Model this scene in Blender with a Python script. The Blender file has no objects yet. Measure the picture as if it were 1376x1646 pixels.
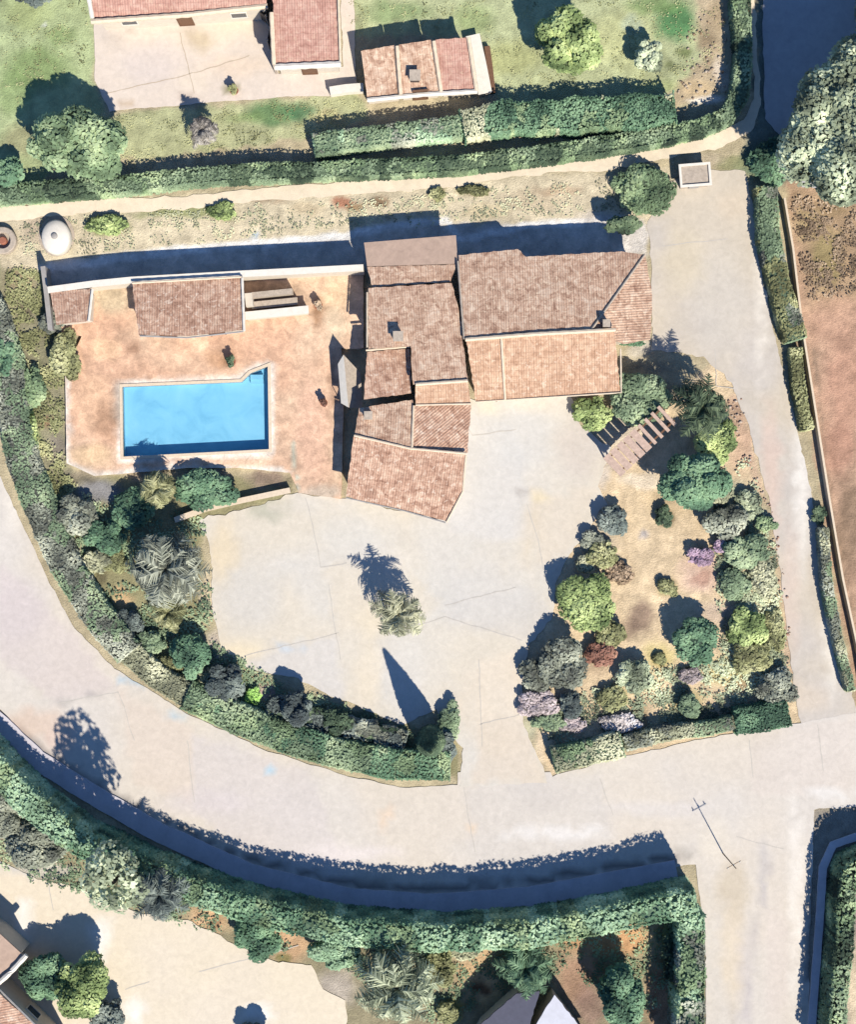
import bpy, bmesh, math, random
import numpy as np
from mathutils import Vector, Matrix
from mathutils.geometry import delaunay_2d_cdt
random.seed(7); rng = np.random.default_rng(7)
C = bpy.context.scene.collection
scene = bpy.context.scene

# ---------------------------------------------------------------- camera, sky, sun, exposure
S = 23.0          # photo pixels per metre on the ground
H = 105.0         # camera height
CX, CY = 688.0, 823.0
cam_d = bpy.data.cameras.new('camera'); cam = bpy.data.objects.new('camera', cam_d); C.objects.link(cam)
cam.location = (0, 0, H); cam.rotation_euler = (0, 0, 0)
cam_d.sensor_fit = 'VERTICAL'; cam_d.angle = 2 * math.atan((1646 / S / 2) / H)
cam_d.sensor_height = 24; cam_d.lens = 12 / ((1646 / S / 2) / H)
cam_d.clip_start = 0.5; cam_d.clip_end = 3000
scene.camera = cam
SUN_EL = math.radians(45)
to_sun = Vector((0.47, -0.88, 0)).normalized() * math.cos(SUN_EL) + Vector((0, 0, math.sin(SUN_EL)))
world = bpy.data.worlds.new("World"); scene.world = world; world.use_nodes = True
wn = world.node_tree.nodes; wl = world.node_tree.links; wn.clear()
sky = wn.new('ShaderNodeTexSky'); sky.sky_type = 'NISHITA'; sky.sun_disc = False
sky.sun_elevation = SUN_EL; sky.sun_rotation = math.atan2(0.47, -0.88)
sky.air_density = 1.0; sky.dust_density = 0.0; sky.ozone_density = 10.0; sky.altitude = 600
bg = wn.new('ShaderNodeBackground'); bg.inputs['Strength'].default_value = 0.105
wo = wn.new('ShaderNodeOutputWorld'); wl.new(sky.outputs[0], bg.inputs[0]); wl.new(bg.outputs[0], wo.inputs[0])
sun_d = bpy.data.lights.new('sun', 'SUN'); sun_d.energy = 5.0; sun_d.angle = math.radians(0.8); sun_d.color = (1.0, 0.935, 0.82)
sun = bpy.data.objects.new('sun', sun_d); C.objects.link(sun)
sun.rotation_euler = (-to_sun).to_track_quat('-Z', 'Y').to_euler(); sun.location = (20, -40, 60)
scene.view_settings.view_transform = 'Standard'; scene.view_settings.look = 'None'
scene.view_settings.gamma = 1.0; scene.view_settings.exposure = 0.72
ALB = 0.60        # photo colour (linear, sunlit) -> surface colour

# ---------------------------------------------------------------- basic helpers
def W(px, py, h=0.0):
    k = (H - h) / H / S
    return Vector(((px - CX) * k, (CY - py) * k, h))
def lin(c):
    c = np.asarray(c, float) / 255.0
    return np.where(c <= 0.04045, c / 12.92, ((c + 0.055) / 1.055) ** 2.4)
def alb(c, k=1.0): return np.clip(lin(c) * ALB * k, 0, 0.86)
def _h(ix, iy, iz, seed):
    n = (ix.astype(np.int64) * 374761393 + iy.astype(np.int64) * 668265263 + iz.astype(np.int64) * 2147483647 + seed * 974634777) & 0xffffffff
    n = ((n ^ (n >> 13)) * 1274126177) & 0xffffffff
    n = ((n ^ (n >> 16)) * 2246822519) & 0xffffffff
    return ((n ^ (n >> 15)) & 0xffff) / 65535.0
def noise(x, y, z=None, seed=0):
    x = np.asarray(x, float); y = np.asarray(y, float); z = np.zeros_like(x) if z is None else np.asarray(z, float)
    ix, iy, iz = np.floor(x), np.floor(y), np.floor(z)
    fx, fy, fz = x - ix, y - iy, z - iz
    fx, fy, fz = [f * f * (3 - 2 * f) for f in (fx, fy, fz)]
    r = 0
    for a in (0, 1):
        for b in (0, 1):
            for c in (0, 1):
                r = r + _h(ix + a, iy + b, iz + c, seed) * (fx if a else 1 - fx) * (fy if b else 1 - fy) * (fz if c else 1 - fz)
    return r
def fbm(x, y, seed=0, oct=4):
    r = 0; a = 0.5; t = 0
    for i in range(oct):
        r = r + a * noise(x * 2 ** i, y * 2 ** i, None, seed + i); t += a; a *= 0.55
    return r / t
def tag(o, label=None, cat=None, group=None, kind=None):
    if label: o['label'] = label
    if cat: o['category'] = cat
    if group: o['group'] = group
    if kind: o['kind'] = kind
    return o
def empty(name, loc, label, cat, group=None):
    o = bpy.data.objects.new(name, None); C.objects.link(o); o.location = loc; o.empty_display_size = 0.3
    return tag(o, label, cat, group)
def mesh(name, v, f, mat, parent=None, col=None, uv=None, smooth=False):
    """v is in world coordinates; a parented mesh is re-expressed relative to its parent"""
    v = np.asarray(v, float).reshape(-1, 3)
    if parent is not None:
        off = Vector((0, 0, 0)); p = parent
        while p is not None: off = off + p.location; p = p.parent
        v = v - np.array(off)
        org = v.mean(0) * 0
    me = bpy.data.meshes.new(name)
    if isinstance(f, np.ndarray) and f.ndim == 2:
        n, k = f.shape
        me.vertices.add(len(v)); me.vertices.foreach_set('co', v.ravel())
        me.loops.add(n * k); me.loops.foreach_set('vertex_index', f.ravel().astype(np.int32))
        me.polygons.add(n); me.polygons.foreach_set('loop_start', np.arange(0, n * k, k, dtype=np.int32))
        me.update(calc_edges=True)
    else:
        me.from_pydata([tuple(q) for q in v], [], [tuple(int(i) for i in q) for q in f]); me.update()
    if col is not None:
        a = me.color_attributes.new('Col', 'FLOAT_COLOR', 'POINT')
        c = np.ones((len(v), 4)); c[:, :3] = col; a.data.foreach_set('color', c.ravel())
    if uv is not None:
        u = me.uv_layers.new(name='UVMap')
        li = np.zeros(len(me.loops), np.int32); me.loops.foreach_get('vertex_index', li)
        u.data.foreach_set('uv', np.asarray(uv, float)[li].ravel())
    if smooth: me.polygons.foreach_set('use_smooth', [True] * len(me.polygons))
    me.materials.append(mat)
    o = bpy.data.objects.new(name, me); C.objects.link(o)
    if parent is not None: o.parent = parent
    return o
class MB:
    def __init__(s): s.v = []; s.f = []
    def add(s, v, f):
        b = len(s.v); s.v += [tuple(q) for q in v]; s.f += [tuple(b + i for i in q) for q in f]
    def box(s, c, size, rz=0.0, top=1.0):
        cx, cy, cz = c; a, b, h = [q / 2 for q in size]; cs, sn = math.cos(rz), math.sin(rz)
        v = []
        for z, k in ((-h, 1), (h, top)):
            for x, y in ((-a, -b), (a, -b), (a, b), (-a, b)):
                v.append((cx + (x * cs - y * sn) * k, cy + (x * sn + y * cs) * k, cz + z))
        s.add(v, [(3, 2, 1, 0), (4, 5, 6, 7), (0, 1, 5, 4), (1, 2, 6, 5), (2, 3, 7, 6), (3, 0, 4, 7)]); return s
    def prism(s, pts, z0, z1):
        n = len(pts)
        if sum(pts[i][0] * pts[(i + 1) % n][1] - pts[(i + 1) % n][0] * pts[i][1] for i in range(n)) < 0: pts = pts[::-1]
        za = z0 if hasattr(z0, '__len__') else [z0] * n
        zb = z1 if hasattr(z1, '__len__') else [z1] * n
        v = [(p[0], p[1], za[i]) for i, p in enumerate(pts)] + [(p[0], p[1], zb[i]) for i, p in enumerate(pts)]
        s.add(v, [tuple(range(n))[::-1], tuple(range(n, 2 * n))] + [(i, (i + 1) % n, n + (i + 1) % n, n + i) for i in range(n)]); return s
    def tube(s, pts, rad, n=8):
        pts = [Vector(p) for p in pts]; b = len(s.v)
        rad = rad if hasattr(rad, '__len__') else [rad] * len(pts)
        for i, p in enumerate(pts):
            d = (pts[min(i + 1, len(pts) - 1)] - pts[max(i - 1, 0)]).normalized()
            u = d.orthogonal().normalized() if abs(d.z) < 0.99 else Vector((1, 0, 0)); w = d.cross(u).normalized(); u = w.cross(d)
            for k in range(n):
                a = 2 * math.pi * k / n; s.v.append(tuple(p + (u * math.cos(a) + w * math.sin(a)) * rad[i]))
        for i in range(len(pts) - 1):
            for k in range(n):
                s.f.append((b + i * n + k, b + i * n + (k + 1) % n, b + (i + 1) * n + (k + 1) % n, b + (i + 1) * n + k))
        s.f.append(tuple(b + k for k in range(n))[::-1]); s.f.append(tuple(b + (len(pts) - 1) * n + k for k in range(n))); return s
    def lathe(s, c, prof, n=24, sx=1, sy=1):
        b = len(s.v)
        for r, z in prof:
            for k in range(n):
                a = 2 * math.pi * k / n; s.v.append((c[0] + math.cos(a) * r * sx, c[1] + math.sin(a) * r * sy, c[2] + z))
        for i in range(len(prof) - 1):
            for k in range(n):
                s.f.append((b + i * n + k, b + i * n + (k + 1) % n, b + (i + 1) * n + (k + 1) % n, b + (i + 1) * n + k))
        s.f.append(tuple(b + k for k in range(n))[::-1]); s.f.append(tuple(b + (len(prof) - 1) * n + k for k in range(n))); return s
    def build(s, name, mat, parent=None, smooth=False): return mesh(name, s.v, s.f, mat, parent, smooth=smooth)

# ---------------------------------------------------------------- materials
def newmat(name):
    m = bpy.data.materials.new(name); m.use_nodes = True; nt = m.node_tree; nt.nodes.clear()
    out = nt.nodes.new('ShaderNodeOutputMaterial'); b = nt.nodes.new('ShaderNodeBsdfPrincipled')
    nt.links.new(b.outputs[0], out.inputs[0]); return m, nt, b
def nd(nt, t, **kw):
    n = nt.nodes.new(t)
    for k, v in kw.items():
        if k in n.inputs: n.inputs[k].default_value = v
        else: setattr(n, k, v)
    return n
def mixrgb(nt, a, b, fac, mode='MIX'):
    m = nt.nodes.new('ShaderNodeMix'); m.data_type = 'RGBA'; m.blend_type = mode
    for s, q in ((0, fac), (6, a), (7, b)):
        if isinstance(q, bpy.types.NodeSocket): nt.links.new(q, m.inputs[s])
        elif s == 0: m.inputs[0].default_value = q
        else: m.inputs[s].default_value = (*q, 1)
    return m.outputs[2]
def ramp(nt, sock, stops):
    r = nt.nodes.new('ShaderNodeValToRGB'); e = r.color_ramp.elements
    while len(e) < len(stops): e.new(0.5)
    for q, (p, c) in zip(e, stops): q.position = p; q.color = (*c, 1) if hasattr(c, '__len__') else (c, c, c, 1)
    nt.links.new(sock, r.inputs[0]); return r.outputs[0]
def tex(nt, scale, detail=4, rough=0.6, coord='pos', dist=0.0):
    n = nt.nodes.new('ShaderNodeTexNoise'); n.inputs['Scale'].default_value = scale; n.inputs['Detail'].default_value = detail
    n.inputs['Roughness'].default_value = rough; n.inputs['Distortion'].default_value = dist
    if coord == 'pos': g = nt.nodes.new('ShaderNodeNewGeometry'); nt.links.new(g.outputs['Position'], n.inputs['Vector'])
    return n.outputs[0]
def bump(nt, b, h, strength=0.4, dist=0.05):
    bp = nt.nodes.new('ShaderNodeBump'); bp.inputs['Strength'].default_value = strength; bp.inputs['Distance'].default_value = dist
    nt.links.new(h, bp.inputs['Height']); nt.links.new(bp.outputs[0], b.inputs['Normal'])
def vcol_mat(name, amp=0.35, fine=5.0, rough=0.95, bumpk=0.5, bd=0.05, fine2=22.0):
    """surface colour comes from the mesh's own colour attribute, broken up by noise"""
    m, nt, b = newmat(name)
    a = nt.nodes.new('ShaderNodeAttribute'); a.attribute_name = 'Col'
    n1 = tex(nt, fine, 5, 0.7, dist=0.6); n2 = tex(nt, fine2, 3, 0.7)
    f1 = ramp(nt, n1, [(0.28, 1 - amp), (0.72, 1 + amp)])
    f2 = ramp(nt, n2, [(0.28, 1 - amp * 0.5), (0.72, 1 + amp * 0.5)])
    # ramps clamp at 1, so scale through vector maths
    c = mixrgb(nt, a.outputs['Color'], f1, 1.0, 'MULTIPLY'); c = mixrgb(nt, c, f2, 1.0, 'MULTIPLY')
    nt.links.new(c, b.inputs['Base Color']); b.inputs['Roughness'].default_value = rough
    b.inputs['Specular IOR Level'].default_value = 0.2
    if bumpk: bump(nt, b, n2, bumpk, bd)
    return m
def plain(name, rgb, amp=0.12, scale=3.0, rough=0.8, bumpk=0.15, k=1.0, metal=0.0):
    m, nt, b = newmat(name); c = alb(rgb, k)
    n1 = tex(nt, scale, 6, 0.7, dist=0.5)
    nt.links.new(ramp(nt, n1, [(0.3, c * (1 - amp)), (0.7, np.clip(c * (1 + amp), 0, 0.88))]), b.inputs['Base Color'])
    b.inputs['Roughness'].default_value = rough; b.inputs['Metallic'].default_value = metal
    if bumpk: bump(nt, b, tex(nt, scale * 8, 3), bumpk, 0.02)
    return m
def roofmat(name, dark, mid, light, speck=(235, 205, 175), sk=0.35, lichen=0.25):
    m, nt, b = newmat(name)
    uv = nt.nodes.new('ShaderNodeUVMap'); uv.uv_map = 'UVMap'
    n1 = tex(nt, 0.55, 5, 0.65, dist=0.4); n2 = tex(nt, 1.7, 6, 0.72, dist=0.9); n3 = tex(nt, 3.6, 3, 0.6, dist=.5)
    c = ramp(nt, n2, [(0.34, alb(dark)), (0.50, alb(mid)), (0.66, alb(light))])
    c = mixrgb(nt, c, alb(dark) * 0.9, ramp(nt, n1, [(0.45, 0), (0.75, 0.45)]))
    c = mixrgb(nt, c, alb((150, 140, 125)), ramp(nt, tex(nt, 1.3, 4, 0.7), [(0.56, 0), (0.74, lichen)]))
    # single tiles: a brick grid in roof space, each tile its own tone
    br = nt.nodes.new('ShaderNodeTexBrick'); nt.links.new(uv.outputs[0], br.inputs['Vector'])
    br.inputs['Scale'].default_value = 1.0; br.inputs['Brick Width'].default_value = 0.26; br.inputs['Row Height'].default_value = 0.40
    br.inputs['Mortar Size'].default_value = 0.02; br.inputs['Color1'].default_value = (0.74, 0.72, 0.72, 1); br.inputs['Color2'].default_value = (1, 1, 1, 1)
    br.inputs['Mortar'].default_value = (0.5, 0.47, 0.47, 1); br.offset = 0.0; br.inputs['Bias'].default_value = 0.1
    c = mixrgb(nt, c, br.outputs[0], 0.45, 'MULTIPLY')
    c = mixrgb(nt, c, alb(speck), ramp(nt, n3, [(0.56, 0), (0.68, sk)]))
    nt.links.new(c, b.inputs['Base Color']); b.inputs['Roughness'].default_value = 0.9
    w = nt.nodes.new('ShaderNodeTexWave'); w.wave_type = 'BANDS'; w.bands_direction = 'X'; w.inputs['Scale'].default_value = 1 / 0.26 / 3.1416 * 0.5 * 3.1416 / 3.1416 * 3.0
    nt.links.new(uv.outputs[0], w.inputs['Vector'])
    bump(nt, b, w.outputs['Fac'], 0.45, 0.05)
    return m
M = {}
M['ground'] = vcol_mat('ground', 0.24, 1.6, bumpk=0.9, bd=0.08, fine2=9)
M['paving'] = vcol_mat('paving', 0.09, 2.4, bumpk=0.25, bd=0.012, fine2=20)
M['terrace'] = vcol_mat('terrace', 0.3, 2.0, bumpk=0.2, bd=0.01, fine2=9)
M['leaf'] = vcol_mat('leaf', 0.12, 6, rough=0.8, bumpk=0)
def _translucent(m):
    nt = m.node_tree; b = [n for n in nt.nodes if n.type == 'BSDF_PRINCIPLED'][0]; o = [n for n in nt.nodes if n.type == 'OUTPUT_MATERIAL'][0]
    t = nt.nodes.new('ShaderNodeBsdfTranslucent'); x = nt.nodes.new('ShaderNodeMixShader'); x.inputs[0].default_value = .3
    nt.links.new(b.inputs['Base Color'].links[0].from_socket, t.inputs[0]); nt.links.new(b.outputs[0], x.inputs[1]); nt.links.new(t.outputs[0], x.inputs[2]); nt.links.new(x.outputs[0], o.inputs[0])
_translucent(M['leaf'])
M['wall'] = plain('render_wall', (226, 214, 196), 0.1)
M['white'] = plain('white_render', (242, 234, 220), 0.09)
M['cream'] = plain('cream_mortar', (232, 212, 185), 0.14, 6)
M['bark'] = plain('bark', (120, 100, 80), 0.35, 6, k=0.7)
M['palmbark'] = plain('palm_bark', (140, 122, 100), 0.35, 9, k=0.7)
M['glass'] = plain('window_glass', (70, 90, 110), 0.05, 1, 0.08, 0, k=0.5)
M['wood'] = plain('wood', (120, 85, 60), 0.25, 6)
M['dark'] = plain('dark_metal', (60, 56, 58), 0.2, 5, 0.5)
M['grey'] = plain('grey_concrete', (170, 165, 160), 0.15, 3)
M['stone'] = plain('stone', (190, 175, 158), 0.25, 5)
M['rust'] = plain('terracotta', (170, 105, 80), 0.25, 6)
M['roof'] = roofmat('clay_roof_tiles', (160, 120, 98), (220, 182, 154), (248, 222, 196), (252, 226, 196), .65, .15)
M['roof_pink'] = roofmat('pink_clay_tiles', (158, 116, 94), (210, 168, 142), (244, 212, 184), (250, 228, 206), .6, .15)
M['roof_pale'] = roofmat('pale_clay_tiles', (186, 144, 114), (220, 178, 146), (240, 206, 172), (250, 230, 204), 0.5, 0.12)
M['roof_red'] = roofmat('red_clay_tiles', (184, 134, 118), (212, 164, 146), (228, 190, 170), lichen=0.05)
M['roof_grey'] = plain('weathered_screed', (196, 168, 148), 0.16, 2)

# ---------------------------------------------------------------- painted sheets
def poly_sd(px, py, pts):
    """signed distance in pixels (negative inside)"""
    pts = np.asarray(pts, float); d = np.full(px.shape, 1e9); ins = np.zeros(px.shape, bool); n = len(pts)
    for i in range(n):
        a, b = pts[i], pts[(i + 1) % n]; e = b - a; L = max(e @ e, 1e-9)
        t = np.clip(((px - a[0]) * e[0] + (py - a[1]) * e[1]) / L, 0, 1)
        d = np.minimum(d, np.hypot(px - a[0] - t * e[0], py - a[1] - t * e[1]))
        if a[1] != b[1]:
            c = ((a[1] > py) != (b[1] > py)) & (px < (b[0] - a[0]) * (py - a[1]) / (b[1] - a[1]) + a[0]); ins ^= c
    return np.where(ins, -d, d)
def paint(px, py, base, polys=(), spots=(), mott=0.12, seed=0, drift=None, lines=()):
    wx = (fbm(px / 22, py / 22, seed + 50) - 0.5) * 22; wy = (fbm(px / 22, py / 22, seed + 80) - 0.5) * 22
    col = np.tile(alb(base), (len(px), 1))
    def over(c, a): nonlocal col; col = col * (1 - a[:, None]) + alb(c)[None] * a[:, None]
    if drift is not None:
        t = np.clip((fbm(px / 130, py / 130, seed + 5) - 0.38) * 4, 0, 1); over(drift, t * 0.8)
    for q in polys:
        pts, c = q[0], q[1]; soft = q[2] if len(q) > 2 else 6; al = q[3] if len(q) > 3 else 1; wk = q[4] if len(q) > 4 else 1
        d = poly_sd(px + wx * wk, py + wy * wk, pts); over(c, np.clip(0.5 - d / soft, 0, 1) * al)
    for q in lines:
        pts, w, c, al = q
        d = np.full(px.shape, 1e9)
        for a, b in zip(pts[:-1], pts[1:]):
            a = np.array(a, float); b = np.array(b, float); e = b - a; L = e @ e
            t = np.clip(((px + wx * .4 - a[0]) * e[0] + (py + wy * .4 - a[1]) * e[1]) / L, 0, 1)
            d = np.minimum(d, np.hypot(px + wx * .4 - a[0] - t * e[0], py + wy * .4 - a[1] - t * e[1]))
        over(c, np.clip((w / 2 - d) / (w * .35) + .5, 0, 1) * al)
    for q in spots:
        x, y, rx, ry, c, al = q[:6]
        d = np.hypot((px + wx - x) / rx, (py + wy - y) / ry); over(c, np.clip((1.15 - d) / 0.6, 0, 1) ** 1.0 * al)
    m = (fbm(px / 16, py / 16, seed + 9) - 0.5) * 2 + (fbm(px / 60, py / 60, seed + 19) - 0.5) * 1.2
    return np.clip(col * (1 + mott * m)[:, None], 0.004, 0.86)
def densify(pts, step, jit, seed=0):
    out = []; n = len(pts)
    for i in range(n):
        a = np.array(pts[i], float); b = np.array(pts[(i + 1) % n], float); L = np.hypot(*(b - a)); k = max(1, int(L / step))
        for j in range(k):
            p = a + (b - a) * j / k
            nx = (fbm(np.array([p[0] / 14]), np.array([p[1] / 14]), seed)[0] - 0.5) * 2 * jit
            ny = (fbm(np.array([p[0] / 14]), np.array([p[1] / 14]), seed + 33)[0] - 0.5) * 2 * jit
            out.append((p[0] + nx, p[1] + ny))
    return out
def sheet(name, pts, z, mat, base, spacing=14, jit=4, holes=(), skirt=0.0, label=None, parent=None, smoothz=None, **pk):
    B = densify(pts, 8, jit, 3) if jit else [tuple(p) for p in pts]
    Bh = [[tuple(p) for p in h] for h in holes]
    xs = [p[0] for p in B]; ys = [p[1] for p in B]
    gx, gy = np.meshgrid(np.arange(min(xs), max(xs), spacing), np.arange(min(ys), max(ys), spacing))
    gx = (gx + (rng.random(gx.shape) - .5) * spacing * .4).ravel(); gy = (gy + (rng.random(gy.shape) - .5) * spacing * .4).ravel()
    k = poly_sd(gx, gy, B) < -spacing * .45
    for h in Bh: k &= poly_sd(gx, gy, h) > spacing * .3
    V = [Vector(p) for p in B]; E = [(i, (i + 1) % len(B)) for i in range(len(B))]
    for h in Bh:
        b = len(V); V += [Vector(p) for p in h]; E += [(b + i, b + (i + 1) % len(h)) for i in range(len(h))]
    V += [Vector(p) for p in zip(gx[k], gy[k])]
    r = delaunay_2d_cdt(V, E, [], 0, 1e-4)
    v = np.array([tuple(q) for q in r[0]]); f = np.array(r[2])
    c = v[f].mean(1); keep = poly_sd(c[:, 0], c[:, 1], B) < 0
    for h in Bh: keep &= poly_sd(c[:, 0], c[:, 1], h) > 0
    f = f[keep][:, ::-1]
    col = paint(v[:, 0], v[:, 1], base, **pk)
    kz = (H - z) / H / S
    P = np.stack([(v[:, 0] - CX) * kz, (CY - v[:, 1]) * kz, np.full(len(v), z)], 1)
    a = P[f]; nz = np.cross(a[:, 1] - a[:, 0], a[:, 2] - a[:, 0])[:, 2]; f[nz < 0] = f[nz < 0][:, ::-1]
    if skirt:
        n0 = len(P); extra = []; ec = []; fs = []
        for ring in [B] + Bh:
            m = len(ring); b = n0 + len(extra)
            rc = paint(np.array([q[0] for q in ring]), np.array([q[1] for q in ring]), base, **pk)
            for zz in (z - 0.0005, z - skirt):
                for i, q in enumerate(ring): extra.append(((q[0] - CX) * kz, (CY - q[1]) * kz, zz)); ec.append(rc[i])
            for i in range(m):
                fs += [(b + i, b + (i + 1) % m, b + m + (i + 1) % m), (b + i, b + m + (i + 1) % m, b + m + i)]
        P = np.vstack([P, extra]); col = np.vstack([col, ec]); f = np.vstack([f, np.array(fs)])
    o = mesh(name, P, f, mat, parent, col=col)
    if parent is None: o['kind'] = 'structure'
    return o
def ribbon(pts, w):
    """outline of a band of width w px around a polyline"""
    P = [np.array(p, float) for p in pts]; L = []; R = []
    for i, p in enumerate(P):
        d = P[min(i + 1, len(P) - 1)] - P[max(i - 1, 0)]; d /= np.hypot(*d); n = np.array([-d[1], d[0]]); ww = w[i] if hasattr(w, '__len__') else w
        L.append(tuple(p + n * ww / 2)); R.append(tuple(p - n * ww / 2))
    return L + R[::-1]

POOL = [(196, 622), (388, 614), (402, 600), (430, 589), (432, 722), (198, 734)]
# ---- ground: one sheet to the horizon, fine inside the photographed plot
step = 0.2
nx, ny = 360, 420
X = (np.arange(nx + 1) - nx / 2) * step; Y = (np.arange(ny + 1) - ny / 2) * step
gx, gy = np.meshgrid(X, Y); px = (gx * S + CX).ravel(); py = (CY - gy * S).ravel()
LAWN = (188, 194, 150)
polys = [
 ([(-200, -200), (146, -200), (150, 120), (170, 180), (60, 300), (-200, 330)], (180, 192, 144), 8),
 ([(165, 185), (570, 148), (600, 190), (500, 220), (230, 255), (190, 250)], (188, 190, 146), 6),
 ([(560, -200), (1172, -200), (1172, 150), (1085, 178), (800, 170), (770, 60), (565, 55)], LAWN, 8),
 ([(1110, -100), (1175, -100), (1172, 150), (1085, 178), (1060, 160), (1130, 100)], (196, 178, 148), 14),
 ([(1215, -200), (1600, -200), (1600, 300), (1270, 300), (1180, 270), (1215, 200)], (120, 130, 120), 8),
 ([(0, 345), (500, 300), (1000, 275), (1090, 270), (1090, 300), (1045, 380), (570, 400), (0, 440)], (222, 208, 178), 8),
 ([(-200, 330), (0, 345), (0, 560), (-200, 420)], (170, 165, 130), 8),
 ([(60, 425), (585, 372), (735, 360), (1040, 352), (1042, 410), (585, 440), (80, 470)], (222, 214, 204), 6),
 ([(0, 430), (75, 440), (115, 760), (60, 820), (-10, 560)], (158, 152, 124), 10),
 ([(60, 770), (470, 770), (470, 800), (320, 840), (345, 1050), (460, 1110), (735, 1190), (735, 1250), (430, 1195), (190, 1060), (80, 890)], (158, 152, 116), 8),
 ([(1262, 290), (1700, 250), (1700, 1150), (1385, 1150), (1352, 990), (1318, 780), (1285, 560)], (196, 162, 136), 7),
 ([(1262, 300), (1460, 300), (1460, 480), (1300, 500)], (176, 150, 118), 25, .8),
 ([(870, 780), (1190, 560), (1270, 1000), (1290, 1170), (880, 1250), (840, 1100)], (228, 204, 168), 8),
 ([(-200, 1240), (0, 1240), (300, 1450), (600, 1510), (1140, 1440), (1140, 1900), (-200, 1900)], (165, 155, 125), 8),
 ([(1300, 1300), (1700, 1300), (1700, 1900), (1290, 1900)], (165, 155, 140), 8),
]
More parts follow.
